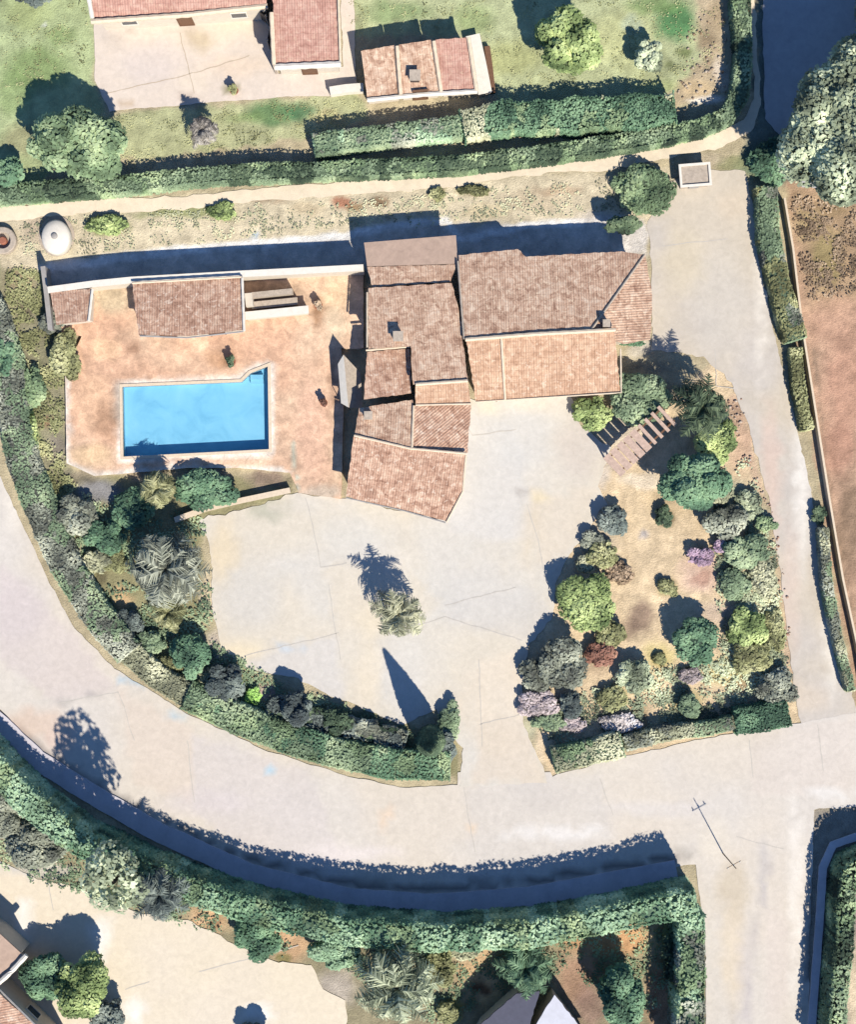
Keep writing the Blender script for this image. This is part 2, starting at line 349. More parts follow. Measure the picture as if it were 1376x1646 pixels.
spots = [
 # north-west lawn
 (60, 110, 60, 40, (120, 148, 84), .6), (95, 55, 26, 20, (120, 148, 84), .5), (20, 150, 30, 40, (118, 145, 85), .5), (40, 225, 50, 30, (165, 155, 120), .6), (70, 35, 5, 4, (235, 235, 235), .7),
 (40, 20, 40, 30, (165, 175, 118), .6), (440, 185, 55, 22, (88, 132, 84), .8), (480, 180, 30, 18, (80, 128, 90), .7), (390, 190, 40, 12, (140, 160, 100), .5), (530, 190, 40, 12, (200, 185, 140), .7),
 # north-east lawn
 (1085, 35, 38, 34, (74, 138, 84), .85), (1050, 10, 50, 20, (120, 150, 90), .7), (640, 20, 60, 22, (122, 150, 98), .6), (760, 30, 40, 25, (150, 170, 110), .6), (820, 90, 60, 30, (176, 178, 122), .7),
 (1015, 40, 20, 14, (150, 190, 210), .4), (1100, 85, 16, 12, (110, 125, 70), .7), (1140, 65, 18, 14, (110, 90, 65), .5), (1080, 110, 12, 8, (110, 120, 70), .6), (1120, 140, 26, 14, (220, 195, 155), .8), (1150, 30, 14, 30, (180, 160, 130), .8), (1000, 60, 60, 50, (196, 196, 140), .5),
 (1160, 120, 14, 30, (240, 225, 205), .7), (1140, 160, 34, 9, (248, 240, 228), .85), (1060, 135, 40, 12, (180, 190, 130), .6),
 # verge north of the house
 (170, 362, 34, 18, (104, 122, 62), .9), (240, 345, 40, 8, (140, 148, 95), .6), (310, 343, 70, 11, (138, 150, 92), .75), (355, 338, 26, 16, (122, 142, 76), .7), (60, 365, 30, 30, (190, 170, 150), .6),
 (552, 324, 26, 13, (176, 118, 92), .9), (610, 322, 17, 10, (148, 120, 92), .9), (574, 332, 20, 9, (170, 140, 100), .8), (702, 312, 14, 12, (112, 108, 62), .95), (762, 306, 30, 8, (124, 122, 74), .9), (430, 322, 40, 5, (150, 120, 95), .6), (490, 338, 30, 12, (205, 185, 150), .6),
 (480, 305, 40, 6, (150, 118, 90), .8), (700, 288, 50, 12, (178, 158, 118), .8), (725, 282, 20, 8, (130, 120, 80), .7), (880, 265, 60, 8, (186, 128, 100), .8), (170, 322, 60, 8, (170, 130, 95), .8), (30, 335, 30, 6, (190, 145, 110), .8),
 (860, 320, 60, 20, (208, 190, 160), .7), (900, 305, 40, 8, (190, 160, 130), .6), (780, 340, 40, 14, (222, 205, 165), .6), (960, 350, 40, 16, (225, 215, 205), .6), (410, 380, 10, 5, (150, 190, 225), .6),
 # west strip
 (40, 500, 14, 22, (112, 100, 84), .7), (60, 620, 18, 40, (106, 128, 78), .8), (50, 700, 14, 40, (130, 170, 90), .7), (75, 680, 14, 10, (160, 120, 90), .6), (90, 720, 20, 24, (150, 140, 128), .8), (30, 450, 26, 24, (186, 166, 132), .6), (85, 560, 26, 40, (140, 136, 108), .6),
 (155, 790, 40, 20, (150, 148, 150), .9), (120, 770, 40, 16, (120, 110, 100), .6), (430, 770, 40, 16, (150, 130, 115), .9), (230, 760, 40, 12, (170, 150, 130), .7), (330, 760, 40, 10, (140, 124, 116), .6),
 # south-west garden
 (160, 900, 30, 26, (176, 172, 118), .7), (195, 960, 16, 22, (225, 190, 145), .9), (160, 925, 14, 20, (92, 84, 68), .7), (205, 1000, 22, 22, (110, 115, 118), .8), (240, 1030, 24, 16, (130, 140, 96), .7), (330, 960, 14, 50, (220, 202, 170), .9), (345, 1040, 20, 30, (210, 195, 180), .8),
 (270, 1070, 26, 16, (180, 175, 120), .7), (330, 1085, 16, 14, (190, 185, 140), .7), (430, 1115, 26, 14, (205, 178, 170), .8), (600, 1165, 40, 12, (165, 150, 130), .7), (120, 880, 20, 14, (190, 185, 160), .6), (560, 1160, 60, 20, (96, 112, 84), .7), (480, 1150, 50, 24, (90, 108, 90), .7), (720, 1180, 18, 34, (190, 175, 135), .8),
 # east garden
 (1085, 800, 60, 30, (212, 188, 150), .7), (1070, 832, 16, 16, (112, 100, 72), .8), (1030, 862, 10, 9, (178, 172, 172), .8), (1130, 925, 48, 32, (222, 190, 170), .85), (1130, 928, 22, 16, (180, 138, 120), .7), (1075, 945, 17, 14, (150, 146, 86), .8),
 (1030, 990, 24, 28, (150, 125, 110), .8), (1010, 1010, 20, 20, (120, 98, 88), .6), (1060, 1050, 34, 26, (216, 200, 140), .8), (1060, 1060, 10, 10, (160, 146, 80), .8), (1110, 1085, 22, 14, (206, 180, 180), .8), (1170, 1080, 40, 30, (206, 198, 140), .7), (1190, 1100, 20, 14, (140, 115, 92), .6),
 (1000, 1165, 30, 14, (232, 222, 224), .85), (1030, 1150, 20, 22, (150, 128, 92), .7), (1080, 1160, 30, 16, (170, 178, 135), .7), (985, 1118, 24, 18, (142, 148, 86), .8), (880, 1130, 34, 22, (176, 160, 166), .8), (920, 1165, 26, 12, (226, 208, 218), .8), (850, 1170, 16, 24, (200, 196, 165), .8), (900, 1160, 30, 12, (140, 148, 108), .7),
 (1190, 700, 22, 70, (206, 172, 145), .8), (1220, 850, 26, 60, (160, 160, 130), .8), (1235, 930, 24, 60, (196, 186, 150), .7), (1240, 1010, 20, 50, (176, 176, 120), .7), (1215, 960, 22, 26, (226, 214, 178), .7), (1180, 800, 34, 30, (172, 176, 150), .7), (1210, 830, 20, 18, (206, 202, 186), .7), (1175, 655, 16, 20, (190, 160, 135), .7),
 (1000, 690, 50, 34, (214, 200, 180), .8), (1035, 770, 40, 14, (232, 218, 196), .7), (960, 760, 30, 22, (222, 210, 196), .8), (960, 870, 36, 40, (196, 186, 168), .6), (1160, 985, 40, 24, (196, 176, 160), .7), (1100, 1130, 30, 24, (200, 190, 130), .6),
 (970, 1060, 26, 30, (205, 180, 150), .7), (1030, 560, 24, 16, (206, 196, 180), .8), (1045, 590, 30, 10, (150, 145, 130), .7),
 # field to the east
 (1330, 420, 30, 60, (150, 138, 92), .7), (1300, 360, 30, 30, (180, 160, 120), .8), (1340, 330, 30, 20, (140, 120, 88), .6), (1360, 620, 40, 90, (200, 152, 128), .6), (1350, 720, 30, 50, (188, 140, 118), .6), (1365, 850, 24, 90, (140, 118, 96), .7), (1330, 960, 10, 70, (170, 160, 120), .6), (1350, 520, 60, 50, (204, 160, 134), .5),
 # south plot
 (335, 1478, 40, 28, (216, 178, 138), .95), (345, 1485, 12, 10, (140, 104, 80), .6), (468, 1520, 34, 36, (214, 176, 138), .95), (455, 1540, 10, 12, (125, 125, 70), .7), (540, 1590, 40, 34, (196, 184, 170), .9), (770, 1560, 40, 60, (220, 186, 144), .95), (745, 1530, 34, 20, (226, 206, 170), .8), (725, 1625, 20, 20, (196, 182, 96), .8), (775, 1590, 20, 12, (90, 50, 38), .8),
 (980, 1510, 90, 26, (214, 168, 124), .95), (1060, 1510, 30, 26, (226, 204, 162), .8), (930, 1570, 40, 50, (180, 145, 122), .9), (950, 1620, 30, 40, (150, 122, 112), .8), (1060, 1600, 24, 60, (206, 160, 128), .95), (1050, 1625, 12, 10, (140, 98, 76), .7), (1075, 1540, 16, 40, (130, 122, 80), .6),
 (70, 1400, 60, 14, (206, 200, 186), .9), (25, 1350, 30, 34, (176, 170, 150), .7), (1380, 1590, 24, 90, (228, 208, 178), .95),
 (1235, 262, 50, 34, (108, 132, 96), .8), (1180, 262, 30, 14, (150, 150, 108), .8), (1130, 255, 40, 10, (206, 190, 165), .6),
]
lines = [([(80, 428), (300, 402), (565, 378)], 14, (250, 248, 244), .9), ([(575, 372), (720, 352), (735, 385), (860, 360), (1000, 352)], 12, (250, 248, 244), .9),  # first two lines paint the bright halo along the wall and villa shadow edges
 ([(1180, 640), (1215, 760), (1245, 860), (1262, 980), (1275, 1080)], 14, (206, 176, 150), .7), ([(1310, 560), (1335, 800), (1376, 1000)], 5, (150, 130, 110), .5),
 ([(865, 1250), (870, 1180)], 14, (225, 205, 175), .7)]
col = paint(px, py, (196, 182, 150), polys, spots, 0.30, 1, lines=lines)
idx = np.arange((nx + 1) * (ny + 1)).reshape(ny + 1, nx + 1)
F = np.stack([idx[:-1, :-1], idx[:-1, 1:], idx[1:, 1:], idx[1:, :-1]], -1).reshape(-1, 4)
V = np.stack([gx.ravel(), gy.ravel(), (fbm(px / 30, py / 30, 77) - .5) * 0.06 - 0.03], 1)
cc = V[F].mean(1); keep = poly_sd(cc[:, 0] * S + CX, CY - cc[:, 1] * S, POOL) > 6
F = F[keep]
bx, by = nx * step / 2, ny * step / 2; far = 1500
def edge(k0):
    return k0
n0 = len(V)
V = np.vstack([V, [(-far, -far, -0.03), (far, -far, -0.03), (far, far, -0.03), (-far, far, -0.03), (-bx, -by, -.06), (bx, -by, -.06), (bx, by, -.06), (-bx, by, -.06)]])
V[n0:n0 + 4, 2] = -0.06
F = np.vstack([F, [(n0, n0 + 1, n0 + 5, n0 + 4), (n0 + 1, n0 + 2, n0 + 6, n0 + 5), (n0 + 2, n0 + 3, n0 + 7, n0 + 6), (n0 + 3, n0, n0 + 4, n0 + 7)]])
col = np.vstack([col, np.tile(alb((150, 150, 110)), (8, 1))])
ground = mesh('ground', V, F, M['ground'], col=col, smooth=True); ground['kind'] = 'structure'

# ---- road, side road, drives, courts
ROADC = (221, 213, 203)
road_pts = [(-260, 300), (-80, 600), (0, 768), (40, 850), (75, 930), (120, 1010), (185, 1075), (300, 1147), (430, 1207), (560, 1248), (650, 1266), (735, 1262), (735, 1240), (885, 1240), (888, 1247), (1000, 1217),
 (1150, 1184), (1280, 1162), (1376, 1146), (1900, 1040), (1900, 1180), (1376, 1296), (1310, 1302), (1302, 1500), (1300, 1900), (1138, 1900), (1134, 1500), (1118, 1390), (1000, 1402), (850, 1430), (700, 1441), (560, 1432), (400, 1392), (250, 1322), (150, 1262), (60, 1203), (0, 1140), (-260, 860)]
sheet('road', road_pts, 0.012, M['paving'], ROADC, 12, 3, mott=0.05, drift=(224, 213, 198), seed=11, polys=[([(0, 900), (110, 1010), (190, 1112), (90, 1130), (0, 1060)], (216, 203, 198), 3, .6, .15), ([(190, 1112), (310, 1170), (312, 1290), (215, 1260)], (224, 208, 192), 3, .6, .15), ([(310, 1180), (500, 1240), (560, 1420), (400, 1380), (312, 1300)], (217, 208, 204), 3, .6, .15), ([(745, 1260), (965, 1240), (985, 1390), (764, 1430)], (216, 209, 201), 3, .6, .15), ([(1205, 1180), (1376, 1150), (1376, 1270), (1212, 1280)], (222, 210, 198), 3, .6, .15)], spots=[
 (60, 1160, 60, 24, (224, 196, 176), .6), (90, 1190, 30, 22, (226, 200, 186), .7), (20, 800, 20, 60, (240, 232, 220), .7), (20, 980, 60, 60, (214, 202, 200), .5), (430, 1240, 12, 7, (168, 210, 232), .7), (285, 1150, 20, 5, (170, 205, 225), .5), (210, 1095, 30, 5, (160, 200, 225), .5),
 (620, 1310, 8, 30, (236, 206, 176), .5), (755, 1330, 7, 30, (238, 206, 168), .5), (560, 1370, 90, 16, (236, 226, 222), .7), (330, 1290, 80, 24, (220, 210, 210), .5), (1180, 1430, 26, 60, (212, 198, 176), .8), (1180, 1540, 24, 90, (228, 212, 188), .7), (1150, 1350, 30, 40, (232, 222, 206), .8),
 (1200, 1600, 12, 120, (206, 198, 196), .6), (1228, 1400, 10, 60, (196, 190, 188), .6), (1250, 1550, 22, 120, (224, 212, 202), .7), (1280, 1450, 10, 200, (245, 238, 228), .7), (900, 1340, 100, 10, (240, 236, 232), .7), (1050, 1300, 100, 14, (222, 216, 212), .5), (1340, 1275, 50, 10, (236, 232, 226), .7), (880, 1280, 50, 30, (208, 200, 192), .5)],
 lines=[([(x, y - 22) for x, y in ((0, 1172), (60, 1226), (150, 1281), (250, 1338), (400, 1405), (560, 1443), (700, 1451), (850, 1441), (1000, 1414), (1110, 1394))], 12, (120, 114, 110), .8), ([(1376, 1338), (1330, 1350), (1312, 1395), (1304, 1500), (1292, 1646)], 8, (120, 114, 110), .8), ([(90, 1130), (180, 1110)], 6, (176, 170, 166), .6), ([(1240, 1390), (1215, 1500), (1200, 1646)], 9, (190, 182, 180), .45), ([(1200, 1400), (1185, 1500), (1180, 1646)], 6, (194, 184, 172), .4)])  # first two lines paint extra hedge shade along the kerbs
sheet('driveway', [(1078, 292), (1140, 272), (1200, 276), (1212, 330), (1222, 420), (1250, 560), (1288, 720), (1320, 860), (1345, 1000), (1372, 1120), (1385, 1160), (1290, 1175), (1276, 1100), (1264, 990), (1250, 890), (1236, 800), (1205, 690), (1175, 615), (1130, 572), (1048, 560), (1048, 400), (1040, 355)], 0.006,
 M['paving'], (214, 202, 184), 12, 5, mott=0.07, drift=(206, 198, 190), seed=21, spots=[(1225, 480, 12, 140, (240, 232, 220), .7), (1290, 780, 14, 160, (244, 238, 228), .7), (1340, 1040, 14, 90, (244, 238, 228), .7), (1240, 760, 16, 120, (224, 196, 180), .6), (1270, 950, 18, 120, (224, 202, 188), .5), (1160, 480, 50, 100, (212, 204, 192), .5), (1100, 420, 40, 60, (220, 206, 178), .5), (1180, 330, 30, 30, (224, 206, 182), .5), (1290, 1120, 50, 30, (222, 206, 186), .6)])
sheet('courtyard', [(478, 792), (556, 800), (716, 838), (752, 640), (765, 645), (915, 636), (938, 690), (985, 720), (960, 780), (975, 810), (930, 870), (895, 930), (890, 990), (850, 1040), (838, 1100), (842, 1170), (865, 1215), (880, 1258), (737, 1264), (742, 1200), (700, 1140), (650, 1165), (560, 1130), (470, 1090), (400, 1075), (352, 1042), (340, 960), (338, 880), (318, 835), (400, 815)], 0.018,
 M['paving'], (221, 215, 205), 12, 6, mott=0.05, drift=(224, 213, 194), seed=31, polys=[([(392, 1054), (545, 1018), (552, 1140), (440, 1110)], (216, 211, 206), 3, .7, .15), ([(516, 912), (640, 900), (716, 973), (640, 1016), (545, 1018), (528, 940)], (228, 216, 196), 3, .6, .15), ([(716, 973), (848, 940), (895, 990), (840, 1030), (716, 992)], (214, 208, 200), 3, .6, .15), ([(770, 1060), (850, 1045), (838, 1150), (770, 1165)], (232, 218, 198), 3, .7, .15), ([(770, 1165), (838, 1150), (880, 1260), (760, 1262)], (224, 208, 188), 3, .6, .15), ([(760, 648), (830, 690), (866, 870), (720, 860)], (219, 215, 210), 3, .6, .15), ([(848, 810), (960, 780), (930, 870), (874, 915)], (226, 212, 192), 3, .6, .15)], spots=[(430, 820, 34, 20, (168, 172, 152), .55), (440, 818, 14, 8, (220, 210, 195), .8), (360, 890, 26, 60, (232, 214, 182), .7), (400, 960, 60, 60, (212, 208, 202), .6), (380, 1050, 50, 20, (238, 222, 190), .7), (840, 700, 60, 60, (216, 214, 210), .6), (930, 720, 40, 60, (216, 204, 192), .7), (840, 790, 16, 10, (176, 168, 160), .6), (870, 800, 14, 8, (236, 218, 180), .7), (600, 1000, 26, 30, (236, 222, 196), .6), (595, 1080, 22, 60, (236, 222, 198), .6),
  (640, 920, 36, 40, (232, 226, 216), .4), (560, 860, 60, 30, (222, 218, 210), .5), (770, 960, 90, 60, (216, 212, 206), .5), (760, 1130, 30, 60, (228, 214, 194), .6), (800, 1190, 40, 40, (224, 210, 190), .6), (470, 1040, 30, 7, (188, 208, 224), .5), (770, 650, 30, 12, (238, 226, 200), .6), (850, 650, 40, 12, (238, 226, 206), .6), (850, 860, 20, 60, (226, 210, 184), .5)])  # first spot paints a faint bright halo at the courtyard palm's shadow
sheet('terrace', [(80, 462), (584, 432), (584, 560), (548, 560), (552, 660), (548, 802), (480, 792), (466, 760), (384, 752), (300, 752), (240, 758), (190, 762), (150, 765), (106, 745), (104, 600), (130, 540), (80, 530)], 0.35, M['terrace'], (224, 182, 152), 7, 1.5, holes=[POOL], skirt=0.42,
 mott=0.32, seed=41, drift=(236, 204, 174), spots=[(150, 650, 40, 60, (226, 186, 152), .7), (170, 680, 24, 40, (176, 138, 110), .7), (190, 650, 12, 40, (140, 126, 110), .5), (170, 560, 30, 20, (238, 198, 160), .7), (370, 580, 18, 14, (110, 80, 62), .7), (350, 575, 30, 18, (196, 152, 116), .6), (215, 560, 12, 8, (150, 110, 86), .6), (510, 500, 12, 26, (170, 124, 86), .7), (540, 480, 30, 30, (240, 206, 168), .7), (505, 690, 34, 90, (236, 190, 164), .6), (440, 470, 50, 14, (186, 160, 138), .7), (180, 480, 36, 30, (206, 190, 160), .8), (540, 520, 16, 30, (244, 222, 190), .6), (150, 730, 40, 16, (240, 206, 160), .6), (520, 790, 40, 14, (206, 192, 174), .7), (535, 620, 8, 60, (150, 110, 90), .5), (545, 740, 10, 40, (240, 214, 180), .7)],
 lines=[(POOL + [POOL[0]], 20, (248, 238, 224), .92), ([(108, 600), (108, 745), (150, 762), (300, 752), (460, 758)], 9, (244, 238, 226), .8), ([(470, 700), (478, 790)], 4, (150, 200, 190), .5)])
# footpath north of the plot
path_pts = ribbon([(-200, 345), (0, 345), (150, 330), (300, 326), (430, 312), (560, 302), (700, 292), (850, 270), (980, 262), (1080, 240), (1160, 224), (1205, 200), (1218, 160), (1214, 80), (1208, -80), (1200, -300)], [22, 22, 22, 20, 20, 24, 24, 22, 24, 26, 24, 22, 12, 9, 9, 9])
sheet('path', path_pts, 0.015, M['paving'], (240, 224, 198), 12, 5, mott=0.12, seed=51, spots=[(1020, 262, 14, 4, (120, 200, 230), .7)])
# pavements beside the tall hedges (kerb step)
PV = [(-200, 985), (-60, 1110), (0, 1166), (60, 1222), (150, 1278), (250, 1336), (400, 1404), (560, 1444), (700, 1453), (850, 1442), (1000, 1414), (1088, 1398)]
sheet('pavement', ribbon(PV, 32), 0.12, M['paving'], (214, 208, 214), 14, 1.5, skirt=0.15, mott=0.14, seed=61)
sheet('pavement', ribbon([(1500, 1335), (1376, 1346), (1340, 1358), (1324, 1395), (1317, 1500), (1306, 1646), (1290, 1900)], 13), 0.12, M['paving'], (232, 224, 228), 14, 1, skirt=0.15, mott=0.12, seed=62)
sheet('upper_patio', [(150, 20), (425, 10), (425, 30), (446, 60), (446, 118), (552, 108), (545, -60), (568, -60), (572, 130), (586, 150), (420, 158), (176, 178), (152, 130)], 0.014, M['paving'], (238, 222, 200), 12, 3, mott=0.06, seed=71, drift=(226, 212, 200),
 spots=[(318, 62, 24, 22, (206, 188, 160), .8), (318, 62, 12, 11, (220, 204, 176), .7), (205, 168, 26, 6, (196, 170, 140), .6), (240, 100, 60, 40, (222, 210, 204), .6), (375, 105, 60, 20, (236, 214, 190), .6), (180, 60, 20, 20, (190, 180, 172), .5), (210, 50, 8, 6, (120, 110, 100), .7), (258, 43, 8, 5, (150, 100, 90), .7), (300, 160, 18, 8, (180, 160, 145), .6), (375, 148, 14, 6, (126, 124, 80), .8)])
sheet('lower_court', [(-200, 1340), (-20, 1375), (60, 1412), (130, 1430), (230, 1470), (300, 1478), (380, 1520), (440, 1545), (500, 1552), (520, 1590), (555, 1610), (570, 1900), (-200, 1900)], 0.02, M['paving'], (232, 219, 199), 14, 5, mott=0.04, seed=81, drift=(236, 222, 198), spots=[(60, 1395, 70, 14, (206, 204, 202), .7), (160, 1510, 18, 40, (252, 250, 246), .7), (215, 1625, 20, 30, (252, 250, 246), .7), (410, 1632, 30, 20, (252, 250, 246), .8), (40, 1480, 14, 40, (250, 248, 244), .7)])
sheet('lane', [(1222, -300), (1600, -300), (1600, 330), (1290, 300), (1275, 240), (1230, 190)], 0.008, M['paving'], (196, 194, 196), 16, 4, mott=0.12, seed=91)

# thin joints between paving slabs
def joint(pts, w=1.4, c=(206, 199, 189), z=0.026):
    o = sheet('paving_joint', ribbon(pts, w), z, M['paving'], c, 40, 2.2, mott=0.05, seed=5); return o
for p in ([(492, 800), (503, 850), (516, 912)], [(516, 912), (556, 905)], [(528, 940), (540, 1020), (548, 1060)], [(392, 1054), (545, 1018)], [(716, 973), (830, 944)], [(848, 810), (866, 870), (874, 915)], [(770, 1165), (835, 1148)], [(640, 1016), (716, 992), (840, 1030)], [(750, 680), (760, 700), (830, 690)], [(770, 1060), (775, 1200)]): joint(p)
for p in ([(300, 1190), (312, 1290)], [(92, 1130), (190, 1112)], [(190, 1112), (215, 1190)], [(745, 1265), (764, 1370)], [(965, 1250), (985, 1310)], [(1205, 1190), (1212, 1250)], [(1185, 1345), (1260, 1365)], [(1315, 1165), (1325, 1240)]): joint(p, z=0.018)
for p in ([(1065, 395), (1170, 384)], [(1150, 560), (1152, 620), (1180, 625)], [(75, 1408), (85, 1462)], [(320, 1562), (480, 1520)], [(200, 1590), (240, 1578)]): joint(p, z=0.026 if p[0][1] > 1300 else 0.012)
for p in ([(288, 52), (305, 118), (312, 150)], [(308, 118), (400, 90)], [(170, 150), (308, 118)]): joint(p, z=0.02, c=(200, 184, 164))

# ---------------------------------------------------------------- foliage
PAL = {  # dark, mid, light (photo colours)
 'green': ((64, 90, 60), (100, 132, 88), (146, 170, 118)),
 'bright': ((62, 92, 38), (118, 150, 66), (172, 196, 104)),
 'emerald': ((36, 78, 58), (66, 122, 84), (104, 156, 108)),
 'olive': ((82, 84, 48), (126, 130, 78), (172, 172, 118)),
 'sage': ((72, 84, 66), (122, 138, 108), (180, 192, 156)),
 'grey': ((70, 76, 70), (112, 120, 106), (160, 166, 148)),
 'slate': ((50, 62, 68), (82, 98, 98), (120, 134, 128)),
 'dark': ((30, 48, 38), (58, 84, 60), (98, 122, 84)),
 'hedge': ((72, 98, 72), (104, 132, 96), (142, 164, 122)),
 'mint': ((76, 120, 88), (108, 158, 116), (148, 188, 144)),
 'dusty': ((96, 100, 78), (140, 144, 112), (184, 184, 150)),
 'lime': ((80, 120, 60), (130, 170, 84), (170, 200, 120)),
 'red': ((84, 60, 50), (124, 86, 74), (156, 120, 100)),
 'purple': ((104, 88, 100), (146, 122, 142), (176, 156, 168)),
 'lilac': ((110, 102, 100), (150, 138, 140), (190, 178, 180)),
 'blossom': ((140, 134, 132), (180, 172, 172), (210, 204, 206)),
 'brown': ((92, 70, 52), (140, 112, 88), (182, 152, 124)),
 'dead': ((84, 78, 76), (128, 120, 118), (170, 162, 158)),
}
for _k, _v in PAL.items():   # sober, slightly dusty foliage
    _q = 0.42 if _k not in ('lime', 'purple', 'lilac', 'blossom', 'red') else 0.12
    if _k in ('bright', 'emerald', 'mint'): _q = .52
    PAL[_k] = tuple(tuple(c[i] * (1 - _q) + _q * (sum(c) / 3 * (1.05, 1.03, 0.92)[i]) for i in range(3)) for c in _v)
def pal_cols(pos, pal, sc=0.9, seed=0, k=2.6, rnd=0.16):
    t = np.clip((noise(pos[:, 0] * sc + 9, pos[:, 1] * sc, pos[:, 2] * sc, seed) - .5) * 1.25 + .48 + (rng.random(len(pos)) - .5) * rnd * 2, 0, 1)[:, None]
    d, m, l = [alb(c, k) for c in PAL[pal]]
    return np.where(t < .5, d + (m - d) * t * 2, m + (l - m) * (t - .5) * 2)
def leaf_arrays(P, N, size, pal, seed=0, asp=0.62, k=2.6, sc=0.9):
    """a leaf-sized quad at every P, facing roughly N"""
    n = len(P); size = size * (0.6 + 0.8 * rng.random(n))[:, None]
    Nn = N + (rng.random((n, 3)) - .5) * 1.2; Nn[:, 2] += 0.7; Nn[:, 1] -= .15; Nn /= np.linalg.norm(Nn, axis=1)[:, None] + 1e-9
    R = rng.random((n, 3)) - .5; T = np.cross(Nn, R); T /= np.linalg.norm(T, axis=1)[:, None] + 1e-9; Bn = np.cross(Nn, T)
    a = T * size; b = Bn * size * asp
    V = np.stack([P - a, P - b, P + a, P + b], 1).reshape(-1, 3)
    F = np.arange(4 * n).reshape(-1, 4); c = np.repeat(pal_cols(P, pal, sc, seed, k), 4, 0)
    return V, F, c
def ico(sub=2):
    bm = bmesh.new(); bmesh.ops.create_icosphere(bm, subdivisions=sub, radius=1)
    v = np.array([x.co[:] for x in bm.verts]); f = np.array([[q.index for q in x.verts] for x in bm.faces]); bm.free(); return v, f
ICO = ico(2)
def join(parts):
    V = []; F = []; Cc = []; b = 0
    for v, f, c in parts:
        V.append(v); F += [tuple(q) for q in (f + b)]; Cc.append(c); b += len(v)
    return np.vstack(V), F, np.vstack(Cc)
def crown_mesh(c, rx, ry, rz, pal, size=0.16, dens=1.0, lobes=None, seed=0, spread=0.55, core=True):
    c = np.array(c); r = (rx * ry * rz) ** (1 / 3); L = lobes or int(np.clip(6 + r * 5, 7, 22)); parts = []
    k0 = lin(PAL[pal][0]) * ALB * 0.55 + 0.004
    for i in range(L):
        if i == 0: d = np.zeros(3); q = 0.62
        else:
            th = 2.39996 * i + rng.random() * .6; zz = -0.45 + 1.25 * ((i + .5) / L); rr = math.sqrt(max(0, 1 - zz * zz)) if abs(zz) < 1 else 0
            d = np.array([math.cos(th) * rr, math.sin(th) * rr, zz]) * (spread + .26 * rng.random()); q = 0.26 + 0.26 * rng.random()
        lc = c + d * np.array([rx, ry, rz]); rad = np.array([rx, ry, rz]) * q
        iv = ICO[0] * (1 + 0.25 * (noise(ICO[0][:, 0] * 2 + i * 7, ICO[0][:, 1] * 2, ICO[0][:, 2] * 2, seed) - .5))[:, None]
        cv = lc + iv * rad * 0.9; cv[:, 2] = np.maximum(cv[:, 2], 0.05)
        if core: parts.append((cv, ICO[1], np.tile(k0 * 3.2, (len(cv), 1))))
        area = 4 * math.pi * (rad[0] * rad[1] + rad[1] * rad[2] + rad[0] * rad[2]) / 3
        n = int(np.clip(area / (size * size) * 0.95 * dens, 24, 7000))
        dd = rng.normal(size=(n, 3)); dd /= np.linalg.norm(dd, axis=1)[:, None]; dd[:, 2] = np.where((dd[:, 2] < -.3) & (rng.random(n) < .7), -dd[:, 2], dd[:, 2])
        P = lc + dd * rad * (0.92 + 0.22 * rng.random((n, 1))); P[:, 2] = np.maximum(P[:, 2], 0.06)
        parts.append(leaf_arrays(P, dd, size, pal, seed))
    return join(parts)
def bush(name, label, cat, px, py, rxp, ryp, h, pal, base=0.0, size=None, group=None, tree=False, seed=None, dens=1.0, rzf=None, core=True):
    """crown seen at (px,py) with pixel radii rxp, ryp; h = total height"""
    seed = seed if seed is not None else int(px * 7 + py)
    rz = (h - base) * (rzf or (0.40 if tree else 0.5)); zc = h - rz
    c = W(px, py, zc); k = (H - zc) / H / S; rx, ry = rxp * k, ryp * k
    g = (c.x, c.y, base); o = empty(name, g, label, cat, group)
    size = size or (0.10 if max(rx, ry) < 1.0 else 0.13 if max(rx, ry) < 2.2 else 0.17)
    v, f, cl = crown_mesh((c.x, c.y, zc), rx, ry, rz * .95, pal, size, dens, seed=seed, core=core)
    if base: v[:, 2] = np.maximum(v[:, 2], base + .05)
    mesh('crown' if tree else 'foliage', v, f, M['leaf'], o, col=cl)
    m = MB(); tr = max(0.05, 0.035 * h) * (1.5 if tree else 1)
    top = zc + rz * .3; j = random.uniform(-.1, .1)
    m.tube([(c.x, c.y, base - .05), (c.x + j, c.y + j, base + (top - base) * .5), (c.x, c.y, top)], [tr * 1.3, tr, tr * .5], 8)
    for q in range(4 if tree else 3):
        a = q * 1.7 + seed; m.tube([(c.x, c.y, base + (zc - base) * .5), (c.x + math.cos(a) * rx * .3, c.y + math.sin(a) * ry * .3, zc - rz * .2), (c.x + math.cos(a) * rx * .6, c.y + math.sin(a) * ry * .6, zc + rz * .1)], [tr * .5, tr * .35, tr * .15], 6)
    m.build('trunk' if tree else 'stem', M['bark'], o, smooth=True)
    return o
